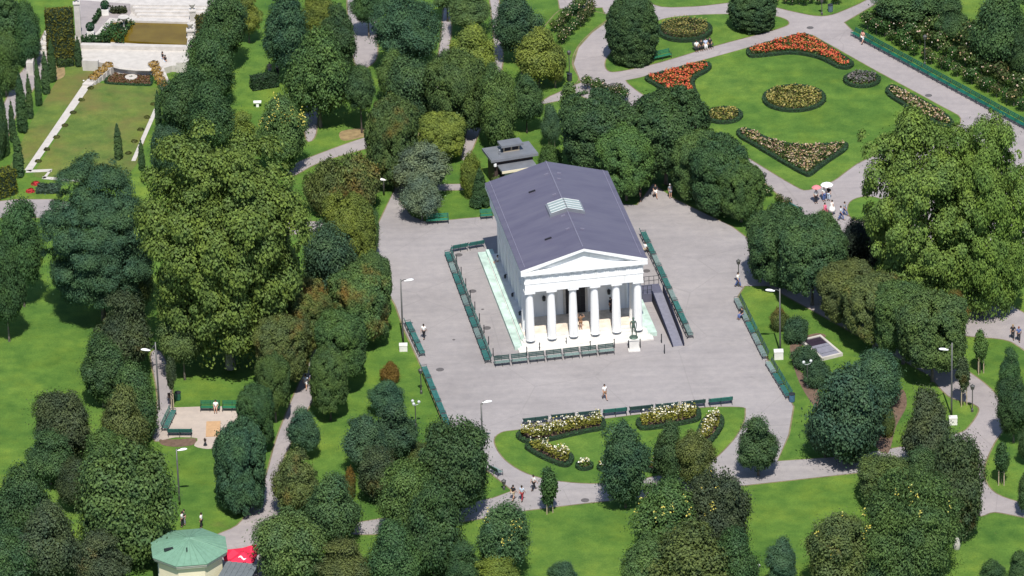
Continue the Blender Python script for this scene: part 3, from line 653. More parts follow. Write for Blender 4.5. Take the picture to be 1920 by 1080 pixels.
row((918,884),(938,895),1,(960,870),[OLD],'bench half hidden by the dark tree on the lower plaza edge','benches on the lower plaza edge')
row((1478,390),(1498,402),1,(1490,380),[TEAL],'bench beyond the clipped trees facing the flower parterre','rose garden benches')
row((1128,170),(1148,184),1,(1160,160),[TEAL],'bench among roses where the garden paths cross','rose garden benches')
for k in kids(bn): bpy.data.objects.remove(k)
bpy.data.objects.remove(bn)
# slim posts inside the left bench row
for i in range(9):
    p=tl(856.5+i*8.55,494+i*21.8); q=TM@p; q.z=0
    b=MB(); b.lathe([(.05,0),(.045,.9),(.055,.92),(.03,1.0)],8); o=b.build('slim_post',M['iron']); o.location=q
    tag(o,f"{ORD[i]} slim dark post from the rear inside the left bench row",'post','posts along the temple ledge')
for i,(x,y) in enumerate(((1178.5,655),(1200.5,652),(1240.5,643),(1246,663),(988,667),(1012,659),(1062,650),(1107,656),(1152,652))):
    b=MB(); b.lathe([(.06,0),(.05,.95),(.07,.98),(.03,1.08)],8); o=b.build('chain_post',M['iron']); o.location=g(x,y)
    tag(o,('iron post left of the statue pedestal','iron post right of the statue pedestal','iron post at the corner of the right ledge','tall iron post before the ramp foot','iron post behind the front benches, first from left','iron post behind the front benches, second from left','iron post behind the front benches, third from left','iron post behind the front benches, fourth from left','iron post at the right end of the front benches')[i],'post','posts before the temple steps')
# manhole covers
mc=simple('cast_iron_cover',(.12,.11,.11),.7,.2)
for i,(x,y,l) in enumerate(((860,478,'by the rear of the left bench row'),(886,546,'beside the left ledge, middle'),(913,615,'beside the left ledge, front'),(934,669,'in the front left corner behind the benches'),(825,693,'on the open plaza near the left benches'),(1212,508,'near the front right column'),(1150,158,'at the path crossing above the clipped trees'),(1519,52,'at the upper path crossing in the rose garden'),(1741,179,'on the path beside the long bench row'),(1097,938,'on the lower path by the rose island'),(1186,607,'on the right ledge of the temple'),(905,580,'small drain left of the bench row on the plaza'),(851,637,'small drain beside the left plaza benches'))):
    r=.42 if i<11 else .16
    b=MB(); b.lathe([(r,0),(r,.012),(r*.94,.02)],20); o=b.build('manhole_cover',mc); z=.43 if i==10 else .012
    o.location=g(x,y,z); tag(o,'round dark cover '+l if i<11 else l,'manhole cover','covers in the paving')

# ------------------------------------------------------------------ trees and shrubs (crown centre, width, height on the survey photo; foot; colour)
AV='clipped trees along the left avenue'; CL='clipped trees along the right alley'
for a in (
 # far left corner and the Empress garden
 ('round',14,40,80,110,110,'D','dark tree in the far left corner behind the white steps'),
 ('round',55,58,60,110,125,'D','dark tree left of the ivy covered wall',.0),
 ('round',10,112,60,110,180,'M','brighter green tree at the left frame edge below the corner trees'),
 ('round',-5,215,40,150,0,'D','tree cut by the left frame edge behind the cypresses'),
 ('round',425,40,95,115,135,'D','dark broad tree right of the brown water basin'),
 ('round',398,122,90,120,205,'D','dark tree right of the two visitors by the flower bed'),
 ('tall',345,195,88,115,262,'D','dark tree beside the far right cypress of the long lawn'),
 ('round',398,212,90,120,285,'D','dark tree behind the yellow flowering catalpa'),
 ('round',311,278,66,90,328,'B','bluish dark tree at the end of the right lawn edging'),
 ('round',466,24,54,70,80,'Y','yellow green tree at the top beside the basin trees'),
 ('tall',538,58,82,138,160,'B','tall blue green tree at the top left of the lawns'),
 ('round',598,34,56,80,105,'Y','light green tree peeping behind the tall blue green tree'),
 ('tall',638,72,64,125,145,'D','slim dark tree beside the pale top path'),
 ('round',598,132,130,155,238,'M','broad green tree with bare trunk left of the staked lone tree'),
 ('round',676,165,64,80,249,'D','small lone tree with round shadow on the lawn'),
 ('fine',762,48,142,130,140,'B','large feathery blue green tree at the top centre'),
 ('round',690,8,70,66,70,'D','dark tree shading the pale top path'),
 ('round',838,-8,56,46,40,'M','tree top at the upper edge over the narrow avenue'),
 ('round',920,150,46,66,200,'D','small dark tree beside the avenue crossing'),
 ('round',735,135,66,85,190,'M','mid green tree below the feathery tree'),
 ('round',768,165,106,118,236,'D','dark round tree between the two lawn paths'),
 ('round',455,240,62,66,0,'Y','light yellow green bush tree left of the catalpa'),
 ('round',532,245,100,135,325,'M','catalpa with yellow pods beside the cross path',.06),
 ('clip',736,262,86,140,338,'M','clipped tree with yellow tip beside the left cross path end',.12,AV),
 ('round',878,16,86,66,70,'M','green tree at the top left of the narrow avenue'),
 ('round',888,92,90,96,160,'Y','yellow green tree at the bend of the narrow avenue'),
 ('clip',856,170,94,128,258,'M','tall clipped tree in mid green at the avenue head',.0,AV),
 ('clip',828,252,74,72,300,'Y','small yellow green clipped tree on the avenue',.0,AV),
 ('round',968,42,90,105,118,'B','blue green round tree at the top right of the narrow avenue'),
 ('round',935,200,74,130,282,'M','green tree behind the grey roofed pavilion'),
 ('round',986,182,62,84,249,'D','slim stemmed tree right of the pavilion tree'),
 ('round',1008,98,102,95,165,'Y','broad yellow green tree above the pavilion lawn'),
 ('round',1040,118,48,66,165,'Y','small yellow green tree beside the park lamp'),
 ('egg',1185,50,92,130,112,'D','large clipped egg shaped yew beside the oval hedge bed'),
 ('egg',1410,15,82,78,54,'D','egg shaped yew at the top of the rose garden'),
 # right: rows around the parterre
 ('clip',1122,240,128,118,340,'D','broad clipped tree right behind the temple roof',.0,CL),
 ('clip',1246,245,136,138,345,'D','largest clipped tree at the corner of the parterre',.0,CL),
 ('clip',1172,296,86,106,376,'M','clipped tree with pale trunk at the plaza corner',.0,CL),
 ('clip',1304,300,86,105,374,'M','first clipped tree below the corner tree',.03,CL),
 ('clip',1350,322,104,118,396,'D','second clipped tree below the corner tree',.0,CL),
 ('clip',1388,350,76,92,416,'M','clipped tree with thick pale trunk at the plaza edge',.0,CL),
 ('clip',1456,456,104,120,532,'D','clipped tree right of the plaza lamp',.0,CL),
 ('clip',1520,474,108,122,572,'D','second clipped tree right of the plaza lamp',.0,CL),
 ('round',1546,424,60,66,0,'M','small round tree by the visitors in bright clothes'),
 ('round',1610,462,84,104,530,'X','shadowed tree beside the plane tree, shade put into its almost black colour'),
 ('clip',1588,540,92,96,612,'O','rusty green clipped tree before the plane tree',.1,CL),
 ('clip',1636,568,96,104,655,'O','olive clipped tree with brown patches',.13,CL),
 ('clip',1690,588,98,116,682,'M','green clipped tree with bare stem on the alley lawn',.03,CL),
 ('clip',1745,612,118,128,715,'M','clipped tree with yellow crown beside the leaning lamp',.1,CL),
 ('round',1784,578,58,70,650,'M','small tree turning orange below the plane tree',.3),
 ('round',1700,2,120,66,50,'D','dark tree at the top behind the rose border'),
 ('round',1784,38,62,72,82,'D','small stemmed tree between the dark border trees'),
 ('round',1872,48,116,140,130,'D','large dark tree in the far right corner'),
 ('round',1760,-6,90,66,44,'D','dark tree top right behind the roses'),
 ('round',1918,92,60,100,150,'D','dark tree at the right frame edge behind the roses'),
 ('plane',1728,388,250,356,592,'P','huge sunlit plane tree standing beside the parterre path'),
 ('plane',1838,396,176,350,588,'P','second plane tree, at the right frame edge'),
 # left middle
 ('sophora',190,430,212,262,600,'B','wide dark pagoda tree with drooping fine leaves'),
 ('plane',425,448,306,394,690,'P','giant bright green plane tree, broadest crown in the park'),
 ('round',42,452,78,152,575,'D','dark tree left of the pagoda tree'),
 ('round',14,520,74,150,640,'D','dark tree cut by the left edge beside the open lawn'),
 ('round',242,512,100,118,0,'O','olive tree below the pagoda tree',.06),
 ('shrub',610,348,84,100,400,'O','olive shrub turning brown on the left lawn',.1),
 ('shrub',665,342,96,106,398,'O','big shrub with orange tips on the left lawn',.18),
 ('clip',654,430,84,122,498,'Y','bright yellow green clipped tree at the avenue corner',.03,AV),
 ('round',692,432,46,88,0,'M','narrow green tree right of the yellow green clipped tree'),
 ('round',792,308,98,88,376,'L','pale grey green tree above the plaza bench'),
 ('round',790,360,80,74,412,'L','pale tree casting a shadow on the plaza path'),
 ('round',618,492,112,150,0,'B','dark bluish tree between plane and avenue'),
 ('clip',700,525,58,96,600,'M','clipped tree nearest the plaza edge on the avenue',.0,AV),
 ('clip',676,566,100,120,650,'M','clipped tree with orange patch on the avenue',.2,AV),
 ('cone',900,352,34,66,386,'D','dark pointed yew cone beside the temple rear'),
 ('shrub',884,330,42,80,368,'Y','upright yellow green shrub beside the yew cone'),
 ('shrub',1032,295,46,44,0,'M','low green shrub at the right end of the pavilion'),
 ('shrub',955,332,70,30,0,'O','low hedge shrub before the pavilion'),
 ('round',236,612,108,140,706,'R','dark brownish tree with pale trunk by the left path',.08),
 ('round',344,622,84,112,712,'O','olive tree in the shade of the plane',.02),
 ('tall',192,690,88,124,0,'D','dark tree between lawn and brownish tree'),
 ('round',256,745,88,136,815,'D','dark tree left of the playground path'),
 ('round',232,785,100,130,860,'O','olive tree with yellow top left of the playground',.05),
 ('round',124,795,108,124,866,'R','dark purple brown tree at the lawn edge'),
 ('round',94,850,100,96,0,'D','dark blue green tree below the purple brown tree'),
 ('round',196,848,86,96,0,'M','green tree above the big chestnut'),
 ('round',242,938,186,206,1052,'G','big layered chestnut left of the green roofed kiosk'),
 ('round',48,935,112,134,1030,'D','dark tree at the lower left frame edge',.04),
 ('round',92,1005,124,140,1095,'R','brownish tree in the lower left corner',.06),
 ('round',22,1045,100,120,0,'D','dark tree in the extreme lower left corner'),
 ('round',190,1045,110,110,0,'R','reddish brown tree below the big chestnut',.1),
 ('round',140,900,70,90,0,'R','small brownish tree beside the people in the shade',.06),
 # avenue lower half
 ('clip',572,585,88,108,672,'O','orange brown clipped chestnut on the avenue',.2,AV),
 ('clip',530,648,90,110,735,'O','rusty clipped chestnut with green foot',.17,AV),
 ('clip',640,640,80,108,735,'M','green clipped tree opposite the rusty chestnuts',.03,AV),
 ('clip',618,705,64,104,788,'M','green clipped tree with bare stem above the lawn',.0,AV),
 ('clip',515,712,54,90,792,'M','slim clipped tree with bare stem beside the avenue',.0,AV),
 ('clip',482,776,58,100,850,'D','dark clipped tree right of the playground',.0,AV),
 ('clip',452,868,78,146,950,'B','tall dark clipped tree below the playground',.0,AV),
 ('round',570,800,66,80,858,'B','small blue green tree on the avenue\'s right side'),
 ('round',725,738,70,58,0,'B','dark bluish shrub tree on the long lawn'),
 ('shrub',730,698,36,40,0,'O','small orange shrub on the long lawn',.5),
 ('round',742,800,92,100,0,'B','blue green tree below the orange shrub',.02),
 ('round',684,826,86,98,0,'B','blue green tree left in the long lawn thicket'),
 ('round',855,868,124,164,975,'D','dark dense tree with bare trunk at the lower plaza edge'),
 ('round',555,895,92,112,968,'O','olive tree with orange top beside the avenue',.12),
 ('round',622,945,108,124,1015,'D','dark green tree below the olive avenue tree'),
 ('round',545,1020,136,134,0,'G','broad green tree at the bottom beside the kiosk forecourt'),
 ('round',642,1050,110,90,0,'O','olive tree at the bottom edge',.02),
 ('round',712,882,90,98,0,'R','brown red tree in the thicket below the lawn',.16),
 ('round',768,928,112,132,1010,'M','mid green tree in the thicket left of the dark dense tree'),
 ('round',812,985,110,170,1080,'D','tall dark tree above the bottom edge'),
 ('round',742,1028,108,120,0,'D','dark tree at the bottom with reddish underside',.04),
 ('tall',940,1005,104,136,1085,'D','dark tree with pale pods left of the big lower lawn',.02),
 ('round',870,1052,80,84,0,'D','dark tree at the bottom beneath the thicket'),
 ('round',932,1066,90,66,0,'Y','yellowish tree at the bottom edge left of the lawn'),
 ('tall',1056,1078,56,60,0,'B','small dark conifer peeping in at the bottom of the lawn'),
 ('tall',1170,862,86,152,952,'B','blue green tree standing on the rose island\'s lower edge'),
 ('round',1254,842,74,110,906,'D','dark tree in front of the right rose bed'),
 ('round',1302,855,80,96,910,'O','olive tree right in front of the rose island',.02),
 ('round',1420,826,88,98,892,'D','round dark tree on the path right of the rose island'),
 ('round',1250,968,146,150,1050,'M','green tree in the big cluster, upper left',.02),
 ('round',1345,955,118,150,1040,'R','dark tree in the big cluster, upper right',.04),
 ('round',1292,1052,172,150,0,'O','olive tree low in the big cluster',.04),
 ('round',1372,1050,110,130,0,'D','dark tree low right in the big cluster'),
 ('round',1212,1060,92,110,0,'M','green tree low left in the big cluster'),
 ('tall',1466,1052,58,90,0,'B','small blue green tree right of the big cluster'),
 ('round',1592,768,150,176,870,'B','large blue green tree below the sunken skylight'),
 ('round',1645,705,92,96,0,'B','blue green tree behind the large one below the skylight'),
 ('round',1545,800,74,90,0,'B','dark tree left foot of the large blue green tree'),
 ('round',1738,800,106,152,888,'R','dark purple brown tree left of the leaning lamp block',.05),
 ('tall',1796,905,98,196,1010,'R','tall bronze tree turning brown beside the right path',.12),
 ('fine',1700,985,200,210,1095,'G','big bushy green tree at the lower right'),
 ('tall',1570,1030,116,150,0,'O','olive tree with yellow tips at the lower right lawn',.07),
 ('round',1655,892,110,86,0,'O','olive tree at the end of the lower path',.05),
 ('round',1730,880,90,90,0,'D','dark tree behind the big bushy one'),
 ('round',1640,1060,110,90,0,'D','dark tree at the bottom below the big bushy tree'),
 ('round',1898,758,64,104,830,'D','dark tree at the right frame edge above the oval lawn'),
 ('round',1891,686,44,72,738,'D','small tree on the right lawn'),
 ('round',1925,830,40,60,0,'D','dark tree at the right edge beside the staked sapling'),
 ('round',1925,920,40,70,0,'D','dark tree at the right edge below the staked sapling'),
 ('tall',1858,1075,50,60,0,'D','small tree at the bottom right edge'),
 ('tall',1912,1070,46,80,0,'D','small tree in the bottom right corner'),
 ('shrub',1462,598,36,44,0,'O','orange tinged shrub below the plaza lamp block',.25),
 ('shrub',1492,618,48,50,0,'B','grey green shrub beside the sunken skylight',.05),
 ('shrub',1510,668,56,44,0,'B','low shrub at the near corner of the sunken skylight'),
 ('shrub',1530,700,50,50,0,'B','low shrub above the large blue green tree'),
 ('shrub',1662,790,30,60,0,'O','small brown shrub on bare soil',.15),
 ('shrub',792,850,60,40,0,'O','straw coloured shrub left of the dark dense tree',.15),
 ('shrub',655,905,26,60,0,'O','small tan shrub at the thicket edge',.3),
):
    if a: tree(*a)
# young staked trees
tree('young',1028,912,32,70,952,'D','young three staked tree beside the walkers on the lower path',stakes=3)
tree('young',1836,648,26,56,700,'M','young staked tree with yellow leaves on the right lawn',.1,stakes=3)
tree('young',1804,700,28,60,760,'R','thin brownish sapling with stakes beside the leaning lamp',.1,stakes=3)
tree('young',1876,858,30,56,908,'D','sapling inside a wooden frame on the right oval lawn',stakes=4)
tree('round',1033,228,44,68,276,'B','young blue green tree with white stakes behind the temple',stakes=3,trunk='y')
tree('young',1068,188,40,60,226,'M','young tree with white stakes near the rose bushes',stakes=3)
tree('young',322,700,18,60,770,'R','bare sapling with tall stakes beside the left path',stakes=2)
# cypresses
cy='cypresses of the Empress garden'
cyp=[(147,97,12,52,122,'beside the ivy wall'),(98,115,15,74,153,'seventh up the white path'),(86,137,14,74,175,'sixth up the white path'),(72,157,12,80,198,'fifth up the white path'),(56,181,12,78,221,'fourth up the white path'),(41,195,19,104,244,'third and stoutest along the white path'),(24,228,13,72,267,'second along the white path'),(9,236,15,110,292,'at the left edge along the white path'),(35,290,18,80,326,'lowest, beside the lawn edging'),(222,266,15,62,298,'standing alone on the long lawn'),(266,291,12,54,319,'at the foot of the right edging'),(297,204,11,62,236,'at the upper right edging')]
for x,y,w_,h_,by,l in cyp: tree('cypress',x,y,w_,h_,by,'D','slim dark cypress '+l,group=cy)

# ------------------------------------------------------------------ clipped hedges and flower beds
def poly_pts(poly,n,rng):
    P=np.array([(p.x,p.y) for p in poly]); lo,hi=P.min(0),P.max(0); r=[]
    while len(r)<n:
        q=rng.uniform(lo,hi,(n*3,2)); ins=np.zeros(len(q),bool); j=len(P)-1
        for i in range(len(P)):
            a,c=P[i],P[j]; k=((a[1]>q[:,1])!=(c[1]>q[:,1]))&(q[:,0]<(c[0]-a[0])*(q[:,1]-a[1])/((c[1]-a[1]) or 1e-9)+a[0]); ins^=k; j=i
        r+=list(q[ins])
    return np.array(r[:n])
def area(poly): return abs(sum(a.x*b_.y-b_.x*a.y for a,b_ in zip(poly,poly[1:]+poly[:1])))/2
BED=[0]
def inset(pts,d):
    n=len(pts); ar=sum(pts[i].x*pts[(i+1)%n].y-pts[(i+1)%n].x*pts[i].y for i in range(n)); sg=1 if ar>0 else -1; r=[]
    for i in range(n):
        t=(pts[(i+1)%n]-pts[i-1]).normalized(); r.append(Vector((pts[i].x-t.y*d*sg,pts[i].y+t.x*d*sg,0)))
    return r
def bed(px,fl,label,hh=.38,wd=.46,fh=.6,dens=34,group='flower beds of the parterre',fsz=.26,gcol=(.05,.085,.022),pts=None,ff=1.0,hcol=(.034,.078,.034)):
    BED[0]+=1; rng=np.random.default_rng(500+BED[0])
    pts=pts or [g(x,y) for x,y in smooth_px(px,4)]
    c=sum(pts,Vector())/len(pts); pts=[p-c for p in pts]
    t=thing('flower_bed',label,'flower bed',c,0,group)
    inn=inset(pts,wd)
    b=MB(); n=len(pts)
    vs=[]
    for i in range(n):
        o,q=pts[i],inn[i]; vs+=[(o.x,o.y,.0),(o.x,o.y,hh*.96),(q.x,q.y,hh*.96),(q.x,q.y,.0)]
    fs=[]
    for i in range(n):
        k=(i+1)%n
        for a in range(3): fs.append((4*i+a,4*k+a,4*k+a+1,4*i+a+1))
    # leafy surface of the box edging
    Lh=[];Nh=[]
    for i in range(n):
        k=(i+1)%n; ln=(pts[k]-pts[i]).length; m=max(3,int(ln*62))
        for u in range(m):
            s=rng.random(); w_=rng.random(); o=pts[i].lerp(pts[k],s); q=inn[i].lerp(inn[k],s); od=(o-q).normalized()
            if w_<.42: z=rng.random()*hh; Lh.append((o.x,o.y,z)); Nh.append((od.x,od.y,.3))
            elif w_<.82: p=o.lerp(q,rng.random()); Lh.append((p.x,p.y,hh)); Nh.append((0,0,1))
            else: z=rng.random()*hh; Lh.append((q.x,q.y,z)); Nh.append((-od.x,-od.y,.3))
    Lh=np.array(Lh)+rng.normal(size=(len(Lh),3))*.03; Nh=np.array(Nh)+rng.normal(size=(len(Nh),3))*.45
    Lh[:,2]=np.maximum(Lh[:,2],.02)
    h=leaf_obj('box_hedge',Lh,Nh,rng.uniform(.12,.24,len(Lh)),M['hedge'],t,rng=rng); h.color=(*hcol,1)
    hb=b.add(vs,fs).build('hedge_core',simple('hedge_core',(.012,.028,.012),.9) if 'hedge_core' not in M else M['hedge_core'],h); M.setdefault('hedge_core',hb.data.materials[0])
    A=area(inn); N=int(A*dens)
    sb=MB(); sb.prism([(p.x,p.y) for p in inn],.0,.06); sb.build('soil',M['soil'],t)
    q=poly_pts(inn,N*2,rng); hz=.6+.4*np.sin(q[:,0]*1.9+q[:,1]*1.3+BED[0])*np.cos(q[:,1]*1.7-q[:,0]*.8)
    P=np.column_stack([q,fh*(.55+.5*hz)*rng.uniform(.5,1,len(q))]); f=leaf_obj('bed_foliage',P,rng.normal(size=P.shape)*.6+[0,0,.8],rng.uniform(.16,.34,len(P)),M['leaf'],t,rng=rng); f.color=(*gcol,1)
    kp=rng.random(len(q))<np.clip(.12+.62*hz,.1,.7)*ff; q=q[kp]; hz=hz[kp]
    P=np.column_stack([q,fh*(.75+.5*hz)*rng.uniform(.75,1.1,len(q))+.05]); f=leaf_obj('blossoms',P,rng.normal(size=P.shape)*.55+[0,0,.8],rng.uniform(.5,1.1,len(P))*fsz,M[fl],t,rng=rng,wd=.48); f['kind']='stuff'
    return t
def circ(px,py,rpx,n=28):
    c=g(px,py); r=rpx/ppm(c); return [c+Vector((math.cos(a)*r,math.sin(a)*r,0)) for a in np.linspace(0,2*PI,n,endpoint=False)]
bed([(1209,149),(1240,139),(1285,127),(1320,119),(1334,127),(1326,137),(1308,147),(1302,158),(1308,178),(1314,196),(1302,206),(1285,198),(1255,180),(1228,163)],'fl_red','red and orange triangular flower bed, left in the parterre')
bed([(1400,97),(1415,91),(1430,86),(1470,75),(1505,67),(1530,76),(1560,94),(1590,113),(1601,123),(1590,131),(1570,129),(1540,114),(1510,106),(1480,103),(1450,106),(1420,109),(1404,108)],'fl_red','long curved red flower bed along the top of the parterre')
bed(None,'fl_yel','yellow oval flower bed in the middle of the parterre',ff=.7,gcol=(.10,.115,.028),pts=circ(1489,187,60))
bed(None,'fl_grey','round bed of grey purple plants on the parterre',pts=circ(1616,152,35))
bed(None,'fl_yel','small round yellow bed left of the middle one',ff=.6,gcol=(.09,.11,.028),pts=circ(1357,219,36))
bed([(1381,250),(1390,245),(1402,245),(1440,262),(1478,273),(1515,275),(1556,273),(1588,272),(1586,284),(1560,302),(1540,316),(1519,332),(1503,328),(1470,310),(1440,292),(1405,271),(1386,260)],'fl_pink','broad V shaped bed of cream roses at the foot of the parterre',ff=.6)
bed([(1660,172),(1672,163),(1690,170),(1720,186),(1750,202),(1770,214),(1790,236),(1770,240),(1740,228),(1710,212),(1690,198),(1668,184)],'fl_pink','pink rose bed half hidden behind the plane tree',ff=.7)
bed(None,'fl_yel','oval bed hedged in dark box beside the large yew',pts=circ(1284,60,52),gcol=(.06,.08,.03),fsz=.16,hh=.5,fh=.9)
isl='rose beds of the lower island'
bed([(968,822),(974,813),(990,808),(1015,806),(1060,796),(1100,790),(1131,788),(1133,806),(1100,813),(1060,822),(1035,828),(1010,832),(985,832)],'fl_white','upper left rose bed of the island, yellow and white',group=isl,fh=1.25,fsz=.2,dens=52,ff=.42,gcol=(.17,.17,.036))
bed([(984,842),(995,836),(1015,836),(1040,844),(1062,850),(1076,860),(1070,874),(1055,877),(1030,868),(1005,856)],'fl_white','lower left rose bed of the island',group=isl,fh=1.25,fsz=.2,dens=52,ff=.42,gcol=(.17,.17,.036))
bed([(1195,790),(1230,779),(1270,772),(1308,768),(1313,788),(1290,796),(1250,803),(1210,808),(1196,804)],'fl_white','upper right rose bed of the island, yellow topped',group=isl,fh=1.25,fsz=.2,dens=52,ff=.42,gcol=(.17,.17,.036))
bed([(1316,792),(1335,781),(1352,782),(1358,797),(1345,820),(1325,840),(1300,860),(1285,856),(1300,830)],'fl_white','right curved rose bed of the island',group=isl,fh=1.25,fsz=.2,dens=52,ff=.42,gcol=(.17,.17,.036))
bed([(1196,868),(1215,872),(1238,868),(1256,872),(1250,884),(1225,888),(1200,882)],'fl_white','rose bed half hidden by the trees in front of the island',group=isl,fh=1.25,fsz=.2,dens=52,ff=.42,gcol=(.17,.17,.036))
bed(None,'fl_white','small round bed of white roses on the island',pts=circ(1096,876,17,16),group=isl,fh=.7,fsz=.24,wd=.3,gcol=(.08,.12,.03))
bed(None,'fl_white','tiny round white rose bed beside the blue green tree',pts=circ(1131,879,12,14),group=isl,fh=.6,fsz=.24,wd=.25,gcol=(.08,.12,.03))
# block hedges
def hedge(p0,p1,wid,z1,col,label,name='clipped_hedge',z0=0):
    a,c=g(*p0),g(*p1); rng=np.random.default_rng(int(p0[0]*7+p0[1]))
    t=thing(name,label,'hedge',(a+c)/2,head(a,c)); ln=(c-a).length
    b=MB(); b.bx(-ln/2+.05,ln/2-.05,-wid/2+.05,wid/2-.05,-.05,z1-.06)
    hc=b.build('hedge_core',M['hedge_core'],t)
    P=[];N=[]
    for (nx,ny,nz),A in (((0,-1,0),ln*z1),((0,1,0),ln*z1),((1,0,0),wid*z1),((-1,0,0),wid*z1),((0,0,1),ln*wid)):
        n=int(A*50); u=rng.uniform(-.5,.5,(n,3))*[ln,wid,z1]; u[:,2]+=z1/2
        if nx: u[:,0]=nx*ln/2
        if ny: u[:,1]=ny*wid/2
        if nz: u[:,2]=z1
        P.append(u+rng.normal(size=u.shape)*.06); N.append(np.tile([nx,ny,nz],(n,1))+rng.normal(size=u.shape)*.55)
    P=np.concatenate(P); P[:,2]=np.maximum(P[:,2],.02)
    o=leaf_obj('hedge_foliage',P,np.concatenate(N),rng.uniform(.16,.32,len(P)),M['hedge'],t,rng=rng); o.color=(*col,1)
    return t
hedge((91,116),(141,112),1.2,6.6,(.10,.10,.022),'tall olive ivy clad hedge wall beside the white steps')
hedge((108,125),(138,122),.9,.7,(.05,.08,.022),'low clipped hedge at the foot of the ivy wall')
hedge((155,120),(184,118),.9,.6,(.05,.08,.022),'low clipped hedge left of the terrace')
hedge((-10,372),(26,360),1.6,3.0,(.10,.11,.02),'yellow green clipped hedge at the left frame edge')
hedge((376,86),(393,80),1.6,3.6,(.10,.09,.03),'olive clipped hedge right of the water basin')
hedge((472,168),(520,160),1.2,1.6,(.03,.06,.03),'dark clipped hedge in the shade under the top trees')
hedge((70,356),(112,356),2.2,.35,(.05,.08,.06),'low grey green planting strip by the lawn corner','planting_strip')
# rose standards and bushes (two prototypes, copied)
def rose(seed,fl,col):
    rng=np.random.default_rng(seed); t=thing('rose_bush','','rose bush',(0,0,0))
    b=MB(); b.tube([(0,0,-.05),(.02,0,.5),(0,.02,.8)],[.04,.035,.03],6); b.build('stem',M['bark'],t)
    d=unit(rng,420); P=d*rng.uniform(.3,.75,(420,1))*[1,1,.85]+[0,0,1.05]; f=leaf_obj('foliage',P,d+rng.normal(size=d.shape)*.4,rng.uniform(.13,.24,420),M['leaf'],t,rng=rng); f.color=(*col,1)
    d=unit(rng,13); d[:,2]=abs(d[:,2])*.9-.1; P=d*.74*[1,1,.85]+[0,0,1.05]; leaf_obj('blossoms',P,d+[0,0,.4],rng.uniform(.09,.18,13),M[fl],t,rng=rng,wd=.5)
    return t
M['fl_cream']=flowermat('cream_roses',[(.4,.36,.26),(.6,.55,.45),(.35,.2,.14),(.42,.38,.2)])
RO=[rose(1,'fl_cream',(.04,.085,.028)),rose(2,'fl_pink',(.055,.075,.028)),rose(3,'fl_cream',(.06,.095,.03))]
rng=random.Random(5); used=set()
def roses(p0,p1,n,label,group,sc=1.0,j=4):
    for i in range(n):
        t=(i+.5)/n; x=p0[0]+(p1[0]-p0[0])*t+rng.uniform(-j,j); y=p0[1]+(p1[1]-p0[1])*t+rng.uniform(-j,j)*.6
        k=rng.randrange(3); s=sc*rng.uniform(.75,1.25); l=label.replace('#',('cream flowered','pinkish','pale green')[k])
        if k not in used: used.add(k); o=RO[k]; o.location=g(x,y); o.scale=(s,)*3; o['label']=l; o['group']=group
        else: dup(RO[k],g(x,y),rng.random()*6,l,group,(s,)*3)
rb='rose bushes in the long border'
roses((1618,50),(1925,212),20,'# rose bush in the first line above the long bench row',rb,1.15)
roses((1640,38),(1925,182),18,'# rose bush in the second line above the long bench row',rb,1.35)
roses((1665,30),(1925,152),16,'# rose bush in the third line above the long bench row',rb,1.6)
roses((1690,30),(1915,135),13,'# rose bush in the back line of the long border',rb,1.8)
ru='rose bushes by the upper left path'
roses((1116,18),(1048,90),8,'# rose bush along the grass edge by the upper left path',ru,1.0)
roses((1098,12),(1036,66),7,'# rose bush in the back line by the upper left path',ru,1.1)
roses((1094,168),(1178,190),7,'# rose bush at the crossing above the clipped trees','rose bushes at the crossing',1.0)
roses((1350,300),(1480,398),9,'# rose bush behind the clipped tree row','rose bushes behind the clipped row',1.0,3)
roses((1450,10),(1580,8),10,'# rose bush on the topmost lawn of the rose garden','rose bushes on the topmost lawn',.8)
# red tufts and little box balls by the lawn edging
def tuft(x,y,r,m,col,label,group,cat='plant',nm='bedding_plant',z=0):
    rg=np.random.default_rng(int(x*3+y)); d=unit(rg,140); d[:,2]=abs(d[:,2]); P=d*r*rg.uniform(.7,1,(140,1))*[1,1,.6]
    o=leaf_obj(nm,P,d+rg.normal(size=d.shape)*.3,rg.uniform(.14,.26,140),M[m],rng=rg,wd=.45); o.location=g(x,y,z); o.color=(*col,1); tag(o,label,cat,group)
M['fl_gold']=flowermat('golden_foliage',[(.16,.09,.015),(.3,.18,.03),(.2,.12,.02)])
M['fl_mar']=flowermat('maroon_bedding',[(.12,.03,.02),(.18,.06,.03),(.1,.09,.03)])
M['fl_deep']=flowermat('deep_red_flowers',[(.3,.01,.015),(.45,.02,.02),(.2,.02,.02)])
tuft(67,345,.55,'fl_deep',(1,1,1),'upper round red flower tuft by the lawn corner','red tufts'); tuft(57,359,.55,'fl_deep',(1,1,1),'lower round red flower tuft by the lawn corner','red tufts')
for i,(x,y) in enumerate(((170,166),(153,188),(137,212),(122,236),(106,258),(88,281),(72,303),(288,196),(276,221),(264,244),(252,266),(241,288))):
    tuft(x,y,.42,'leaf',(.07,.08,.025),f"{ORD[i%7] if i<7 else ORD[i-7]} small rounded box plant from the top along the {'left' if i<7 else 'right'} lawn edging",'box plants along the edging')

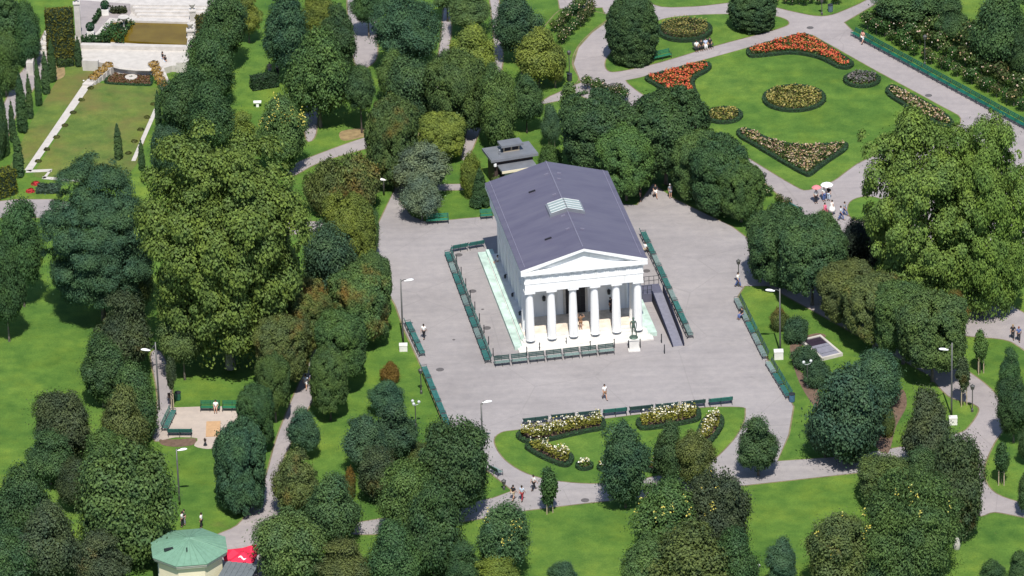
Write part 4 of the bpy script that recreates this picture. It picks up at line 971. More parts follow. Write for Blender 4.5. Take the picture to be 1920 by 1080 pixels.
# ------------------------------------------------------------------ lamps, bins, blocks
def zat(base,py): return (base[1]-py)/(UPY*ppm(g(*base)))
def street_lamp(base,top_py,headpx,label):
    p=g(*base); h=zat(base,top_py); s=ppm(p); t=thing('street_lamp',label,'street lamp',p,0,'tall street lamps')
    dx=(headpx[0]-base[0]-UPX*s*h)/s; zt=zat(base,headpx[1])
    b=MB(); b.tube([(0,0,-.1),(0,0,1.2),(0,0,h)],[.11,.10,.07],10); b.build('pole',M['steel'],t,smooth=True)
    b=MB(); b.tube([(0,0,h-.25),(dx*.4,0,zt+.1),(dx*.75,0,zt+.05)],[.05,.04,.04],8); b.build('arm',M['steel'],t)
    b=MB(); sg=1 if dx>0 else -1; X=Matrix.Translation((dx,0,zt))@Matrix.Rotation(-.12*sg,4,'Y')
    vs=[]; n=12
    for x,r,z in ((-.5,.08,0),(-.3,.16,.01),(0,.2,.03),(.3,.17,.03),(.48,.08,.02)):
        for k in range(n): a=2*PI*k/n; vs.append((x*sg,r*math.cos(a),z+r*.62*math.sin(a)))
    fs=[(i*n+k,i*n+(k+1)%n,(i+1)*n+(k+1)%n,(i+1)*n+k) for i in range(4) for k in range(n)]+[tuple(range(n)),tuple(range(4*n,5*n))]
    b.add(vs,fs,0,X); b.build('lamp_head',M['lampw'],t,smooth=True)
    return t
street_lamp((756,642),524,(768,526),'tall grey lamp on a stone block at the left plaza edge')
street_lamp((905,842),756,(914,753),'tall lamp in front of the plaza by the dark dense tree')
street_lamp((299,768),641,(276,655),'tall lamp beside the playground path')
street_lamp((1463,662),541,(1441,544),'tall lamp on a white block right of the plaza')
street_lamp((1784,780),642,(1764,654),'tall lamp standing on a white block at the right path')
street_lamp((337,946),840,(345,842),'slim lamp on the lawn below the playground')
street_lamp((720,366),338,(716,337),'short lamp by the olive shrubs left of the avenue')
def block(x,y,w_,h_,label):
    p=g(x,y); s=ppm(p); w_/=s; b=MB(); hz=h_*.62/(s*UPY); b.box((0,0,hz/2),(w_,w_*.8,hz)); b.box((0,0,hz+.04),(w_*1.06,w_*.86,.08)); o=b.build('lamp_block',M['stone_w'],bevel=.02); o.location=p; tag(o,label,'stone block','lamp foot blocks')
block(756.5,657,15,17,'pale stone block with drain at the left plaza lamp'); block(1460,672,17,22,'white block at the lamp right of the plaza'); block(1787,795,15,20,'white block at the foot of the right path lamp')
pk=[0]
def park_lamp(base,top,label,heads=1):
    p=g(*base); h=zat(base,top); t=thing('park_lamp',label,'park lamp',p,random.random(),'small park lamps')
    b=MB(); b.lathe([(.14,0),(.13,.3),(.06,.4),(.05,h-.5)],10); b.build('pole',M['steel'],t)
    b=MB()
    if heads==1: b.lathe([(.06,h-.5),(.17,h-.45),(.24,h-.1),(.26,h-.06),(.1,h+.05),(.03,h+.16)],10)
    else:
        for k in range(heads):
            a=2*PI*k/heads; c=(math.cos(a)*.4,math.sin(a)*.4,h-.2); b.tube([(0,0,h-.5),(c[0]*.8,c[1]*.8,h-.45),(c[0],c[1],h-.3)],.025,6); b.lathe([(.05,-.12),(.15,-.05),(.16,.1),(.05,.2)],8,c)
    b.build('lantern',M['lampw2'] if heads>1 else M['steel'],t)
park_lamp((1385,537),488,'lantern beside the walker at the right plaza corner'); park_lamp((1434,355),325,'lantern on the parterre path by the clipped trees')
park_lamp((780,800),751,'double headed park lamp on the long left lawn',3); park_lamp((790,738),692,'thin lamp behind the lower left plaza benches')
park_lamp((1068,150),97,'lantern on the grass by the yellow green trees'); park_lamp((1734,122),68,'lantern among the roses of the long border')
park_lamp((1514,728),675,'double headed park lamp by the bare soil on the right lawn',2); park_lamp((1823,772),722,'lantern at the tip of the lawn beside the right path')
park_lamp((1541,28),-2,'lantern at the tip of the topmost lawn'); park_lamp((945,918),900,'short light bollard on the small grass wedge',1); park_lamp((1418,1078),1060,'white lamp peeping in at the bottom edge',2)
park_lamp((1810,615),578,'lantern beside the couple on the right path')
def bin_(x,y,label,col=(.05,.12,.2)):
    t=thing('litter_bin',label,'litter bin',g(x,y),.3,'litter bins'); b=MB(); b.lathe([(.26,0),(.3,.1),(.32,.85),(.28,.9)],12); o=b.build('body',M['slat'],t); o.color=(*col,1)
    b=MB(); b.lathe([(.34,.86),(.34,.93),(.2,.98)],12); b.build('rim',M['iron'],t)
bin_(1485,753,'blue litter bin at the foot of the right plaza benches'); bin_(1068,152,'dark litter bin below the lantern near the yellow green trees',(.03,.035,.04)); bin_(1557,22,'grey bin at the tip of the topmost lawn',(.08,.12,.15)); bin_(334,750,'green bin beside the bare sapling by the playground',(.02,.09,.06))

# ------------------------------------------------------------------ people: one skinned body per pose
def skin_mesh(nodes,edges,sub=1):
    """nodes: name -> (x,y,z,r); one continuous surface"""
    ks=list(nodes); me=bpy.data.meshes.new('tmp'); me.from_pydata([nodes[k][:3] for k in ks],[(ks.index(a),ks.index(c)) for a,c in edges],[])
    o=bpy.data.objects.new('tmp',me); C.objects.link(o); sm=o.modifiers.new('s','SKIN'); sm.use_smooth_shade=True
    for i,k in enumerate(ks):
        v=me.skin_vertices[0].data[i]; r=nodes[k][3]; v.radius=(r,r) if not isinstance(r,tuple) else r
        v.use_root=(i==0)
    q=o.modifiers.new('d','SUBSURF'); q.levels=sub; q.render_levels=sub
    dg=bpy.context.evaluated_depsgraph_get(); dg.update(); ev=o.evaluated_get(dg); m2=bpy.data.meshes.new_from_object(ev); bpy.data.objects.remove(o); return m2
def skeleton(pose):
    # 1.74 m adult facing -Y
    sit=pose=='sit'; z0=-.42 if sit else 0
    n={'pelvis':(0,0,.95+z0,.13),'waist':(0,.0,1.10+z0,.115),'chest':(0,0,1.30+z0,.145),'neck0':(0,.01,1.44+z0,.07),'neck':(0,0,1.51+z0,.055),'jaw':(0,-.015,1.575+z0,.07),'head':(0,0,1.645+z0,.085),'crown':(0,.01,1.71+z0,.06),'nose':(0,-.105,1.61+z0,.016)}
    e=[('pelvis','waist'),('waist','chest'),('chest','neck0'),('neck0','neck'),('neck','jaw'),('jaw','head'),('head','crown'),('jaw','nose')]
    for s,S_ in ((-1,'l'),(1,'r')):
        sw={'walk':.22*s,'stand':0,'sit':0,'arms':0,'hero':.03*s}[pose]
        if sit: K=(s*.11,-.42,.53,.07); A=(s*.11,-.40,.10,.045); T=(s*.12,-.56,.04,.035)
        else: K=(s*.10,-sw*.62-.02,.50,.066); A=(s*.105,-sw*1.35+.05*(sw<0)*1,.09+(.05 if sw<0 else 0),.043); T=(s*.12,A[1]-.16,.035,.035)
        if pose=='hero' and s>0: K=(.19,-.05,.50,.066); A=(.25,.02,.09,.043); T=(.29,-.13,.035,.035)
        n['hip'+S_]=(s*.09,0,.88+z0,.095); n['knee'+S_]=K; n['ank'+S_]=A; n['toe'+S_]=T
        e+=[('pelvis','hip'+S_),('hip'+S_,'knee'+S_),('knee'+S_,'ank'+S_),('ank'+S_,'toe'+S_)]
        sh=(s*.185,0,1.40+z0,.065)
        if pose=='arms': E=(s*.42,-.05,1.45,.042); H=(s*.30,-.08,1.70,.03); d=Vector((-.5*s,0,.6))
        elif sit: E=(s*.25,-.02,1.13+z0,.042); H=(s*.16,-.24,1.0+z0,.03); d=Vector((-.2*s,-1,-.2))
        else:
            q=-sw*.9; E=(s*.25,-q*.35+.02,1.13,.042); H=(s*.25,-q*1.1-.04,.90,.03); d=Vector((0,-q*.5-.1,-1))
        d.normalize(); n['sho'+S_]=sh; n['elb'+S_]=E; n['wri'+S_]=H
        e+=[('chest','sho'+S_),('sho'+S_,'elb'+S_),('elb'+S_,'wri'+S_)]
        H_=Vector(H[:3]); pm=H_+d*.075; n['palm'+S_]=(*pm,.032); e.append(('wri'+S_,'palm'+S_))
        side=Vector((0,1,0)) if abs(d.y)<.8 else Vector((1,0,0)); curl=Vector((-s*.35,0,0))
        for i,(off,ln) in enumerate(((-.03,.062),(-.01,.075),(.01,.07),(.03,.055))):
            p1=pm+side*off+d*.03; p2=p1+(d+curl*.3)*ln*.55; p3=p2+(d+curl)*ln*.45
            a,b_,c_=f'f{i}a{S_}',f'f{i}b{S_}',f'f{i}c{S_}'; n[a]=(*p1,.011); n[b_]=(*p2,.009); n[c_]=(*p3,.008); e+=[('palm'+S_,a),(a,b_),(b_,c_)]
        p1=H_+d*.03-side*.045; p2=p1+d*.045-side*.015; n['tha'+S_]=(*p1,.012); n['thb'+S_]=(*p2,.009); e+=[('palm'+S_,'tha'+S_),('tha'+S_,'thb'+S_)]
    return n,e
def grow(n,e,keys,dr,ends={}):
    k={a:(*n[a][:3],n[a][3]+dr) for a in keys}; k.update(ends); return k,[x for x in e if x[0] in k and x[1] in k]
PB={}
def build_pose(pose):
    n,e=skeleton(pose); body=skin_mesh(n,e,1)
    lerp=lambda a,c,t:(*(Vector(n[a][:3]).lerp(Vector(n[c][:3]),t)),)
    ends={}; ee=[]
    k=['waist','chest','neck0','pelvis','shol','shor']; nn={a:(*n[a][:3],n[a][3]+.022) for a in ('pelvis','waist','chest','shol','shor')}; nn['neck0']=(*n['neck0'][:3],.08)
    ed=[('pelvis','waist'),('waist','chest'),('chest','neck0'),('chest','shol'),('chest','shor')]
    for S_ in 'lr': nn['sl'+S_]=(*lerp('sho'+S_,'elb'+S_,.75),.066); ed.append(('sho'+S_,'sl'+S_))
    shirt=skin_mesh(nn,ed,1)
    def legs(t2):
        nn={'pelvis':(*n['pelvis'][:3],.15)}; ed=[]
        for S_ in 'lr':
            nn['hip'+S_]=(*n['hip'+S_][:3],.115); nn['knee'+S_]=(*(lerp('hip'+S_,'knee'+S_,.8) if not t2 else n['knee'+S_][:3]),.088); ed+=[('pelvis','hip'+S_),('hip'+S_,'knee'+S_)]
            if t2: nn['cuff'+S_]=(*lerp('knee'+S_,'ank'+S_,.9),.068); ed.append(('knee'+S_,'cuff'+S_))
        return skin_mesh(nn,ed,1)
    z0=-.42 if pose=='sit' else 0
    b=MB(); b.lathe([(.40,.42),(.36,.7),(.27,.95),(.16,1.10),(.20,1.32),(.15,1.45)],16); o=b.build('dress',M['cloth'],smooth=True); dr=o.data; bpy.data.objects.remove(o)
    b=MB(); n_=10
    for zz in ():pass
    b.lathe([(.1,1.60+z0),(.104,1.65+z0),(.095,1.70+z0),(.06,1.75+z0),(.01,1.765+z0)],12,(0,.022,0)); o=b.build('hair',M['cloth'],smooth=True); hr=o.data; bpy.data.objects.remove(o)
    b=MB()
    for S_ in 'lr': a,t=n['ank'+S_],n['toe'+S_]; b.tube([(a[0],a[1]+.05,a[2]-.045),(a[0],a[1]-.03,a[2]-.035),(t[0],t[1]-.03,t[2]-.002)],[.05,.055,.04],8)
    o=b.build('shoes',M['cloth'],smooth=True); sh=o.data; bpy.data.objects.remove(o)
    PB[pose]=dict(body=body,shirt=shirt,trousers=legs(True),shorts=legs(False),dress=dr,hair=hr,shoes=sh)
    body.materials.clear(); body.materials.append(M['skin'])
    for q in ('shirt','trousers','shorts'): PB[pose][q].materials.clear(); PB[pose][q].materials.append(M['cloth'])
for p in ('stand','walk','sit','arms','hero'): build_pose(p)
WH=(.75,.74,.72); BK=(.02,.02,.025); GY=(.25,.26,.29); BL=(.08,.12,.28); LB_=(.45,.52,.62); BR=(.2,.11,.06); KH=(.4,.33,.23); PK=(.62,.08,.2); DR=(.25,.03,.04); SK=(.55,.36,.27)
HB=(.03,.02,.015); HL=(.3,.2,.1)
def person(x,y,pose,top,bottom,label,hair=HB,kind='trousers',rz=None,z=0,shoes=BK,sc=1.0,group=None):
    t=thing('person',label,'person',g(x,y,z),random.uniform(-2,2) if rz is None else rz,group); t.scale=(sc,)*3
    parts=[('body',SK),('hair',hair),('shoes',shoes)]+([('dress',top)] if kind=='dress' else [('shirt',top),(kind,bottom)])
    for k,c in parts:
        o=bpy.data.objects.new('shorts' if k=='shorts' else k,PB[pose][k]); C.objects.link(o); o.parent=t; o.color=(*c,1)
    return t
person(1134,749,'walk',WH,BR,'person in white shirt and brown trousers walking alone across the plaza',rz=.4,kind='shorts')
person(795,635,'walk',WH,BK,'person in white shirt and black trousers near the left plaza benches',rz=2.8)
person(1229,371,'walk',BK,WH,'person in black top and white shorts by the clipped trees',rz=.2,kind='shorts')
person(1257,371,'stand',GY,GY,'person in grey clothes with white cap by the clipped trees',hair=WH,rz=.5,kind='shorts')
person(1201,378,'stand',BK,BK,'person in dark clothes in the shade beside the temple roof')
person(1384,538,'walk',WH,BL,'person in white beside the lantern at the right plaza corner',rz=1)
person(963,938,'walk',BK,KH,'person in dark top at the left of the trio on the lower path',kind='shorts',rz=2.5)
person(979,939,'walk',LB_,DR,'person in blue grey shirt and dark red trousers on the lower path',rz=2.7)
person(1001,919,'walk',WH,BK,'person in white top striding behind the trio on the lower path',rz=2.2)
person(574,730,'walk',LB_,WH,'person in pale blue at the left of the pair on the avenue',rz=2.9,kind='shorts'); person(586,727,'walk',(.35,.33,.45),KH,'person in lilac at the right of the pair on the avenue',rz=3,kind='shorts')
person(1530,381,'stand',WH,BK,'person in white under the reddish parasol',kind='trousers',rz=.3); person(1545,377,'stand',WH,BL,'person in blue trousers, left under the white parasol',rz=.5); person(1554,376,'stand',BK,LB_,'person in dark top, right under the white parasol',rz=-.5)
person(1547,407,'stand',PK,PK,'person in a long pink dress below the parasols',kind='dress'); person(1560,402,'stand',WH,WH,'person in a white dress beside the pink one',kind='dress'); person(1577,413,'walk',LB_,BL,'person in light blue at the right of the visitors group',rz=1.2); person(1584,405,'walk',GY,BL,'person in dark grey at the far right of the visitors group',rz=1.1)
person(1899,636,'walk',BK,BK,'person in black, left of the couple on the right path',rz=3,hair=HL); person(1910,640,'walk',BL,BK,'person in dark blue, right of the couple on the right path',rz=3,hair=(.2,.06,.04))
person(306,122,'stand',BK,LB_,'person in dark top and pale jeans on the terrace',rz=2); person(311,127,'stand',BK,LB_,'shorter person in dark top on the terrace steps',rz=2.2,sc=.95)
person(1618,82,'walk',(.6,.3,.24),WH,'person in salmon top beside the long bench row',rz=2.3,kind='shorts')
person(506,142,'stand',(.4,.3,.28),GY,'person in faded red in the shade of the top trees'); person(521,141,'stand',GY,BK,'person in grey in the shade of the top trees')
person(1145,585,'stand',BK,BK,'person in black on the porch between the columns',z=FL,rz=1.0); person(1089,617,'arms',BR,BR,'person with raised arms on the sunny porch floor',z=FL,rz=.1,kind='shorts')
# seated
def face_rz(px,py,fx,fy): d=g(fx,fy)-g(px,py); return math.atan2(d.x,-d.y)
person(405,771,'sit',WH,(.3,.2,.2),'person in white shirt sitting on the playground bench',rz=face_rz(405,771,402,790),kind='shorts')
person(1210,474,'sit',WH,KH,'person in white sitting on the bench right of the temple roof',rz=face_rz(1210,474,1230,465),kind='shorts')
person(1391,597,'sit',BK,BL,'person in black and blue sitting on the right plaza bench',rz=face_rz(1391,597,1370,605))
for i,(x,y,c,l) in enumerate(((1306,95,WH,'person in white leaning forward on the visitors bench, first from left'),(1315,93,BK,'person in black on the visitors bench, second from left'),(1323,91,(.4,.45,.6),'person in pale blue on the visitors bench, third from left'),(1331,89,BK,'person in black at the right end of the visitors bench'))): person(x,y,'sit',c,BK if i!=2 else WH,l,rz=face_rz(x,y,x+8,y+22))
q=TM@Vector((-6.5,20.6,0)); 
def seat_at(v,z,*a,**k):
    o=person(0,0,*a,**k); o.location=(v.x,v.y,z); return o
seat_at(TM@Vector((-5.95,20.3,0)),.34,'sit',WH,SK,'person sitting on the mint ledge by the rear of the left flank',rz=TH-PI/2,kind='shorts')
person(378,990,'stand',WH,BK,'person in white on the path just above the kiosk roof'); person(342,988,'stand',WH,BK,'person in white and black beside the big chestnut'); person(346,984,'stand',BK,GY,'person in dark clothes beside the big chestnut')
person(145,922,'sit',KH,KH,'person in beige sitting in the shade of the lower left trees'); person(136,918,'stand',LB_,BK,'person in pale blue in the shade of the lower left trees')
def parasol(x,y,h,m,label,r=.55):
    t=thing('hand_parasol',label,'parasol',g(x,y),0,'parasols of the visitors'); b=MB(); b.tube([(.12,-.1,h-.95),(.05,-.03,h+.2)],.012,6); b.build('shaft',M['iron'],t)
    b=MB(); b.lathe([(r,h-.04),(r*.98,h),(r*.6,h+.15),(.05,h+.24),(.012,h+.32)],8,(.05,-.03,0)); b.build('canopy',m,t)
parasol(1530,381,1.95,M['canvas_p'],'reddish parasol held over a person in white'); parasol(1549.5,376,1.95,M['canvas_w'],'white parasol shading two visitors',.7)

# bronze youth on its pedestal
p=g(1188.5,655); st=thing('statue','green bronze youth standing on a pale pedestal before the temple','statue',p,TH-.1)
b=MB(); b.bx(-.62,.62,-.62,.62,0,.16); b.bx(-.5,.5,-.5,.5,.16,1.25); b.bx(-.57,.57,-.57,.57,1.25,1.38); b.build('pedestal',M['stone_w'],st,bevel=.02)
b=MB(); b.lathe([(.48,1.38),(.46,1.46),(.40,1.52)],12); b.build('statue_base',M['bronze'],st)
hm=PB['hero']['body'].copy(); hm.materials.clear(); hm.materials.append(M['bronze']); o=bpy.data.objects.new('figure',hm); C.objects.link(o); o.parent=st; o.location=(0,0,1.5); o.scale=(1.28,)*3
hm=PB['hero']['hair'].copy(); hm.materials.clear(); hm.materials.append(M['bronze']); h2=bpy.data.objects.new('hair',hm); C.objects.link(h2); h2.parent=o

# ------------------------------------------------------------------ pavilion behind the temple
def quad_frame(px,z):
    P=[g(x,y,z) for x,y in px]; c=sum(P,Vector())/4; ax=((P[1]-P[0])+(P[2]-P[3])).normalized(); a=math.atan2(ax.y,ax.x)
    wx=((P[1]-P[0]).length+(P[2]-P[3]).length)/2; wy=((P[3]-P[0]).length+(P[2]-P[1]).length)/2; return c,a,wx,wy
c,a,wx,wy=quad_frame([(921.3,301.9),(1008.4,286.9),(992.5,264.8),(903.4,277.5)],3.5)
pv=thing('pavilion','low dark pavilion with stepped grey sheet roofs behind the temple','pavilion',(c.x,c.y,0),a)
b=MB(); b.bx(-wx/2+.5,wx/2-.5,-wy/2+.5,wy/2-.5,-.1,3.2); wl=b.build('wall',M['woodwall'],pv)
b=MB(); b.bx(-wx/2,wx/2,-wy/2,wy/2,3.2,3.5); b.bx(-wx/2+.14,wx/2-.14,-wy/2+.14,wy/2-.14,3.5,3.54); rf2=b.build('roof',M['tin'],pv)
PX=Matrix.Translation((c.x,c.y,0))@Matrix.Rotation(a,4,'Z')
def loc(px,py,z): return PX.inverted()@g(px,py,z)
q=[loc(*v,4.5) for v in ((940,274),(982,268),(975,257.8),(930.6,264.4))]; x0,x1=min(v.x for v in q)+.1,max(v.x for v in q)-.1; y0_,y1_=min(v.y for v in q),max(v.y for v in q)
b=MB(); b.bx(x0+.35,x1-.35,y0_+.5,y1_-.4,3.54,4.25); mn=b.build('roof_monitor',M['dark'],pv)
b=MB(); b.bx(x0,x1,y0_,y1_,4.25,4.5); b.build('monitor_roof',M['tin'],mn)
b=MB()
for x in (x0+.4,(x0+x1)/2,x1-.4): b.bx(x-.08,x+.08,y0_+.42,y0_+.5,3.54,4.25)
b.bx(x0+.35,x1-.35,y0_+.40,y0_+.5,3.54,3.66); b.build('monitor_frame',M['timber'],mn)
q=[loc(*v,2.7) for v in ((937.2,323.4),(1006.5,308.4),(1001,295.3),(929.7,304.7))]; x0,x1=min(v.x for v in q)+.3,max(v.x for v in q)-.3; y0_=min(v.y for v in q)+.1; y1_=-wy/2+.5
b=MB(); b.bx(x0,x1,y0_,y1_,2.5,2.7); b.build('porch_roof',M['tin'],pv)
b=MB(); b.bx(x0-.02,x1+.02,y0_-.08,y0_-.003,2.45,2.72); b.build('fascia',M['cream'],pv)
b=MB(); b.bx(x0+.4,x1-.4,y0_+.5,y1_,-.1,2.5); b.build('front_wall',M['woodwall'],pv)
for x in np.linspace(x0+1,x1-1,4):
    b=MB(); b.bx(x-.6,x+.6,y0_+.46,y0_+.499,.9,2.2); b.build('window',M['glass'],pv)
for x,y in ((-wx/2+1.3,-wy/2+1.0),(x0*.2,wy/2-1.0)):
    b=MB(); b.lathe([(.09,3.54),(.09,4.1),(.14,4.12),(.05,4.25)],8,(x,y,0)); b.build('vent_pipe',M['tin'],rf2)
b=MB(); b.lathe([(.05,2.6),(.18,2.65),(.18,2.95),(.05,3.0)],8,(-wx/2+.5,-wy/2+.2,0)); b.build('lamp',M['lampw'],wl)

# ------------------------------------------------------------------ kiosk with green octagonal roof, awning, red parasols
ze=4.0; kc=g(354.5,1027,ze); rk=70/ppm(kc)/math.cos(PI/8)*.985; kb=Vector((kc.x,kc.y,0))
ks=thing('kiosk','cream octagonal kiosk with green copper roof at the bottom left','kiosk',kb,0)
r8=PI/8+R(6)
b=MB(); b.lathe([(rk*.86,-.1),(rk*.86,3.55),(rk*.90,3.6),(rk*.93,3.78)],8,(0,0,0),0,r8); kw=b.build('wall',M['cream'],ks)
b=MB(); b.lathe([(rk*.97,3.6),(rk*.985,3.8),(rk,3.83),(rk*1.0,ze)],8,(0,0,0),0,r8); b.build('fascia',M['stone'],ks)
b=MB(); b.lathe([(rk*1.02,ze+.003),(rk*1.02,ze+.06),(rk*.5,ze+.62),(.12,ze+1.05),(.03,ze+1.1)],8,(0,0,0),0,r8); kr=b.build('roof',M['copper'],ks)
b=MB()
for k in range(8):
    for f in (0,.25,.5,.75):
        a0=r8+2*PI*k/8; a1=a0+2*PI/8; e0=Vector((math.cos(a0),math.sin(a0),0)).lerp(Vector((math.cos(a1),math.sin(a1),0)),f)
        b.tube([(e0.x*rk*1.01,e0.y*rk*1.01,ze+.08),(e0.x*rk*.5,e0.y*rk*.5,ze+.64),(e0.x*.14,e0.y*.14,ze+1.06)],.028 if f else .05,5)
b.build('roof_seam',M['copper'],kr)
for x,y,dx in ((-1.9,-1.3,.55),):
    b=MB(); z=ze+1.05-math.hypot(x,y)/rk*1.0; b.box((x,y,z+.18),(.9,.22,.2),0,.35); b.build('roof_hatch',M['iron'],kr)
b=MB(); b.lathe([(.06,ze+.45),(.06,ze+1.0),(.1,ze+1.02)],8,(-.1,-1.9,0)); b.build('vent_pipe',M['iron'],kr)
for k in (0,1,2,3,7):
    a0=r8+PI/8+2*PI*k/8; nrm=Vector((math.cos(a0),math.sin(a0),0)); X=Matrix.Rotation(a0-PI/2,4,'Z'); ap=rk*.86*math.cos(PI/8)
    b=MB(); b.box((0,ap+.02,1.9),(1.3,.06,2.1),0,0,X); f=b.build('window_frame',M['stone_w'],ks)
    b=MB(); b.box((-.29,ap+.06,1.9),(.5,.03,1.8),0,0,X); b.box((.29,ap+.06,1.9),(.5,.03,1.8),0,0,X); b.build('window_pane',M['glass'],f)
# awning beside the kiosk
aw=thing('awning','dark grey striped awning roof right of the kiosk','awning',(*g(446,1070,2.5).xy,0),R(-14)); aw.scale=(1.15,1.25,1)
b=MB()
for k in range(12): b.bx(-1.4+k*.235,-1.4+k*.235+.225,-1.5,1.35,2.4+(.03 if k%2 else 0),2.46+(.03 if k%2 else 0))
b.build('canopy',simple('grey_awning',(.13,.15,.16),.7),aw)
for x in (-1.3,1.3):
    for y in (-1.4,1.25): b=MB(); b.tube([(x,y,0),(x,y,2.4)],.04,8); b.build('post',M['iron'],aw)
def cafe_parasol(px,py,w_,label,rz,emblem):
    c=g(px,py,2.55); t=thing('cafe_parasol',label,'parasol',(c.x,c.y,0),rz,'red cafe parasols'); h=w_/2
    b=MB(); b.tube([(0,0,0),(0,0,2.9)],.035,8); b.lathe([(.35,0),(.35,.08),(.06,.12)],12); b.build('pole',M['steel'],t)
    b=MB(); k=[(-h,-h,2.4),(h,-h,2.4),(h,h,2.4),(-h,h,2.4),(0,0,2.95)]; v=[(x,y,z-.18) for x,y,z in k[:4]]
    b.add(k+v,[(0,1,4),(1,2,4),(2,3,4),(3,0,4)]+[(i,5+i,5+(i+1)%4,(i+1)%4) for i in range(4)]); cn=b.build('canopy',M['red'],t)
    if emblem:   # white brushed swoosh on the front panel
        b=MB(); pts=[]
        for u in np.linspace(0,1,9): pts.append((-.36*h+.72*h*u,-.55*h+.13*h*math.sin(u*PI*2),.012+.075*h*math.sin(u*PI)**.8))
        vs=[]
        for x,y,wd in pts:
            for s in (-1,1): yy=y+s*wd; vs.append((x,yy,2.95-.55*(-yy)/h+.012))
        b.add(vs,[(2*i,2*i+2,2*i+3,2*i+1) for i in range(8)]); b.build('emblem',M['canvas_w'],cn)
cafe_parasol(457,1042,2.3,'front red parasol with white emblem beside the kiosk',R(-12),True)
cafe_parasol(437,1036,2.0,'smaller red parasol behind, next to the kiosk wall',R(10),False)
cafe_parasol(472,1029,1.7,'small red parasol at the bush behind the front one',R(25),False)
# ------------------------------------------------------------------ sunken skylight box on the right lawn
c,a,wx,wy=quad_frame([(1543,672),(1584,660),(1535,629),(1497,636)],.35)
sk=thing('ground_skylight','low stone rimmed glass roof light set in the right lawn','skylight',(c.x,c.y,0),a)
b=MB()
b.bx(-wx/2,wx/2,-wy/2,-wy/2+.25,-.1,.35); b.bx(-wx/2,wx/2,wy/2-.25,wy/2,-.1,.35); b.bx(-wx/2,-wx/2+.25,-wy/2+.25,wy/2-.25,-.1,.35); b.bx(wx/2-.25,wx/2,-wy/2+.25,wy/2-.25,-.1,.35); b.build('rim',M['stone'],sk)
b=MB(); b.bx(-wx/2+.25,wx/2-.25,-wy/2+.25,.12*wy,0,.26); g1=simple('slate_glass',(.22,.22,.27),.25); b.build('glass_panel',g1,sk)
b=MB(); b.bx(-wx/2+.25,wx/2-.25,.12*wy,wy/2-.25,0,.25); b.build('glass_panel',simple('dark_glass',(.035,.025,.04),.2),sk)
b=MB()
for y in np.linspace(-wy/2+1.1,wy/2-1.1,3): b.bx(-wx/2+.26,wx/2-.26,y-.015,y+.015,.262,.275)
b.build('glazing_bar',M['iron'],sk)
sheet('bare_soil',smooth_px([(1488,640),(1530,625),(1548,632),(1500,650),(1495,690),(1530,720),(1535,770),(1500,720),(1482,660)]),.013,M['soil'])
sheet('bare_soil',smooth_px([(1652,770),(1690,730),(1700,760),(1680,800),(1665,850),(1640,830)]),.013,M['soil'])
sheet('bare_soil',smooth_px([(300,824),(330,824),(366,822),(362,834),(330,838),(304,834)]),.009,M['soil'])
sheet('bare_soil',smooth_px([(100,112),(116,116),(122,140),(106,150),(96,140)]),.017,M['grass_dry2'])
sheet('bare_soil',smooth_px([(640,246),(690,240),(700,250),(660,262),(640,262)]),.003,M['grass_dry2'])
# ------------------------------------------------------------------ playground pieces
o=MB(); c,a,wx,wy=quad_frame([(382,820),(412,818),(414,791),(391,791)],.0); o.bx(-wx/2,wx/2,-wy/2,wy/2,0,.09); o=o.build('play_mat',M['orange'],bevel=.02); o.location=(c.x,c.y,.012); o.rotation_euler.z=a; tag(o,'orange square play mat in the sandy playground','play mat')
t=thing('spring_rocker','dark spring toy on the round sandy spot below the playground','playground toy',g(385,835),0)
b=MB(); b.lathe([(.22,0),(.2,.06),(.1,.1)],12); b.build('foot_plate',M['iron'],t)
b=MB(); b.tube([(.09*math.cos(k),.09*math.sin(k),.08+k*.02) for k in np.linspace(0,16,40)],.02,6); b.build('spring',M['iron'],t)
b=MB(); b.tube([(0,.3,.5),(0,0,.55),(0,-.3,.8),(0,-.36,1.0)],[.1,.14,.1,.07],8); b.tube([(-.2,-.25,.85),(.2,-.25,.85)],.025,6); b.build('seat',M['woodwall'],t)
t=thing('info_post','dark slim post with board beside the sapling by the left path','post',g(319,762),0); b=MB(); b.tube([(0,0,0),(0,0,1.6)],.04,8); b.build('pole',M['woodwall'],t); b=MB(); b.bx(-.2,.2,-.06,-.045,1.0,1.6); b.build('board',M['woodwall'],t)
b=MB(); b.lathe([(.32,0),(.34,.5),(.24,1.0),(.1,1.25),(.02,1.3)],8); o=b.build('boulder',M['stone'],smooth=True); o.location=g(1794,1030); o.scale=(1,.5,1.1); tag(o,'upright pale stone at the foot of the bushy lower right tree','stone')

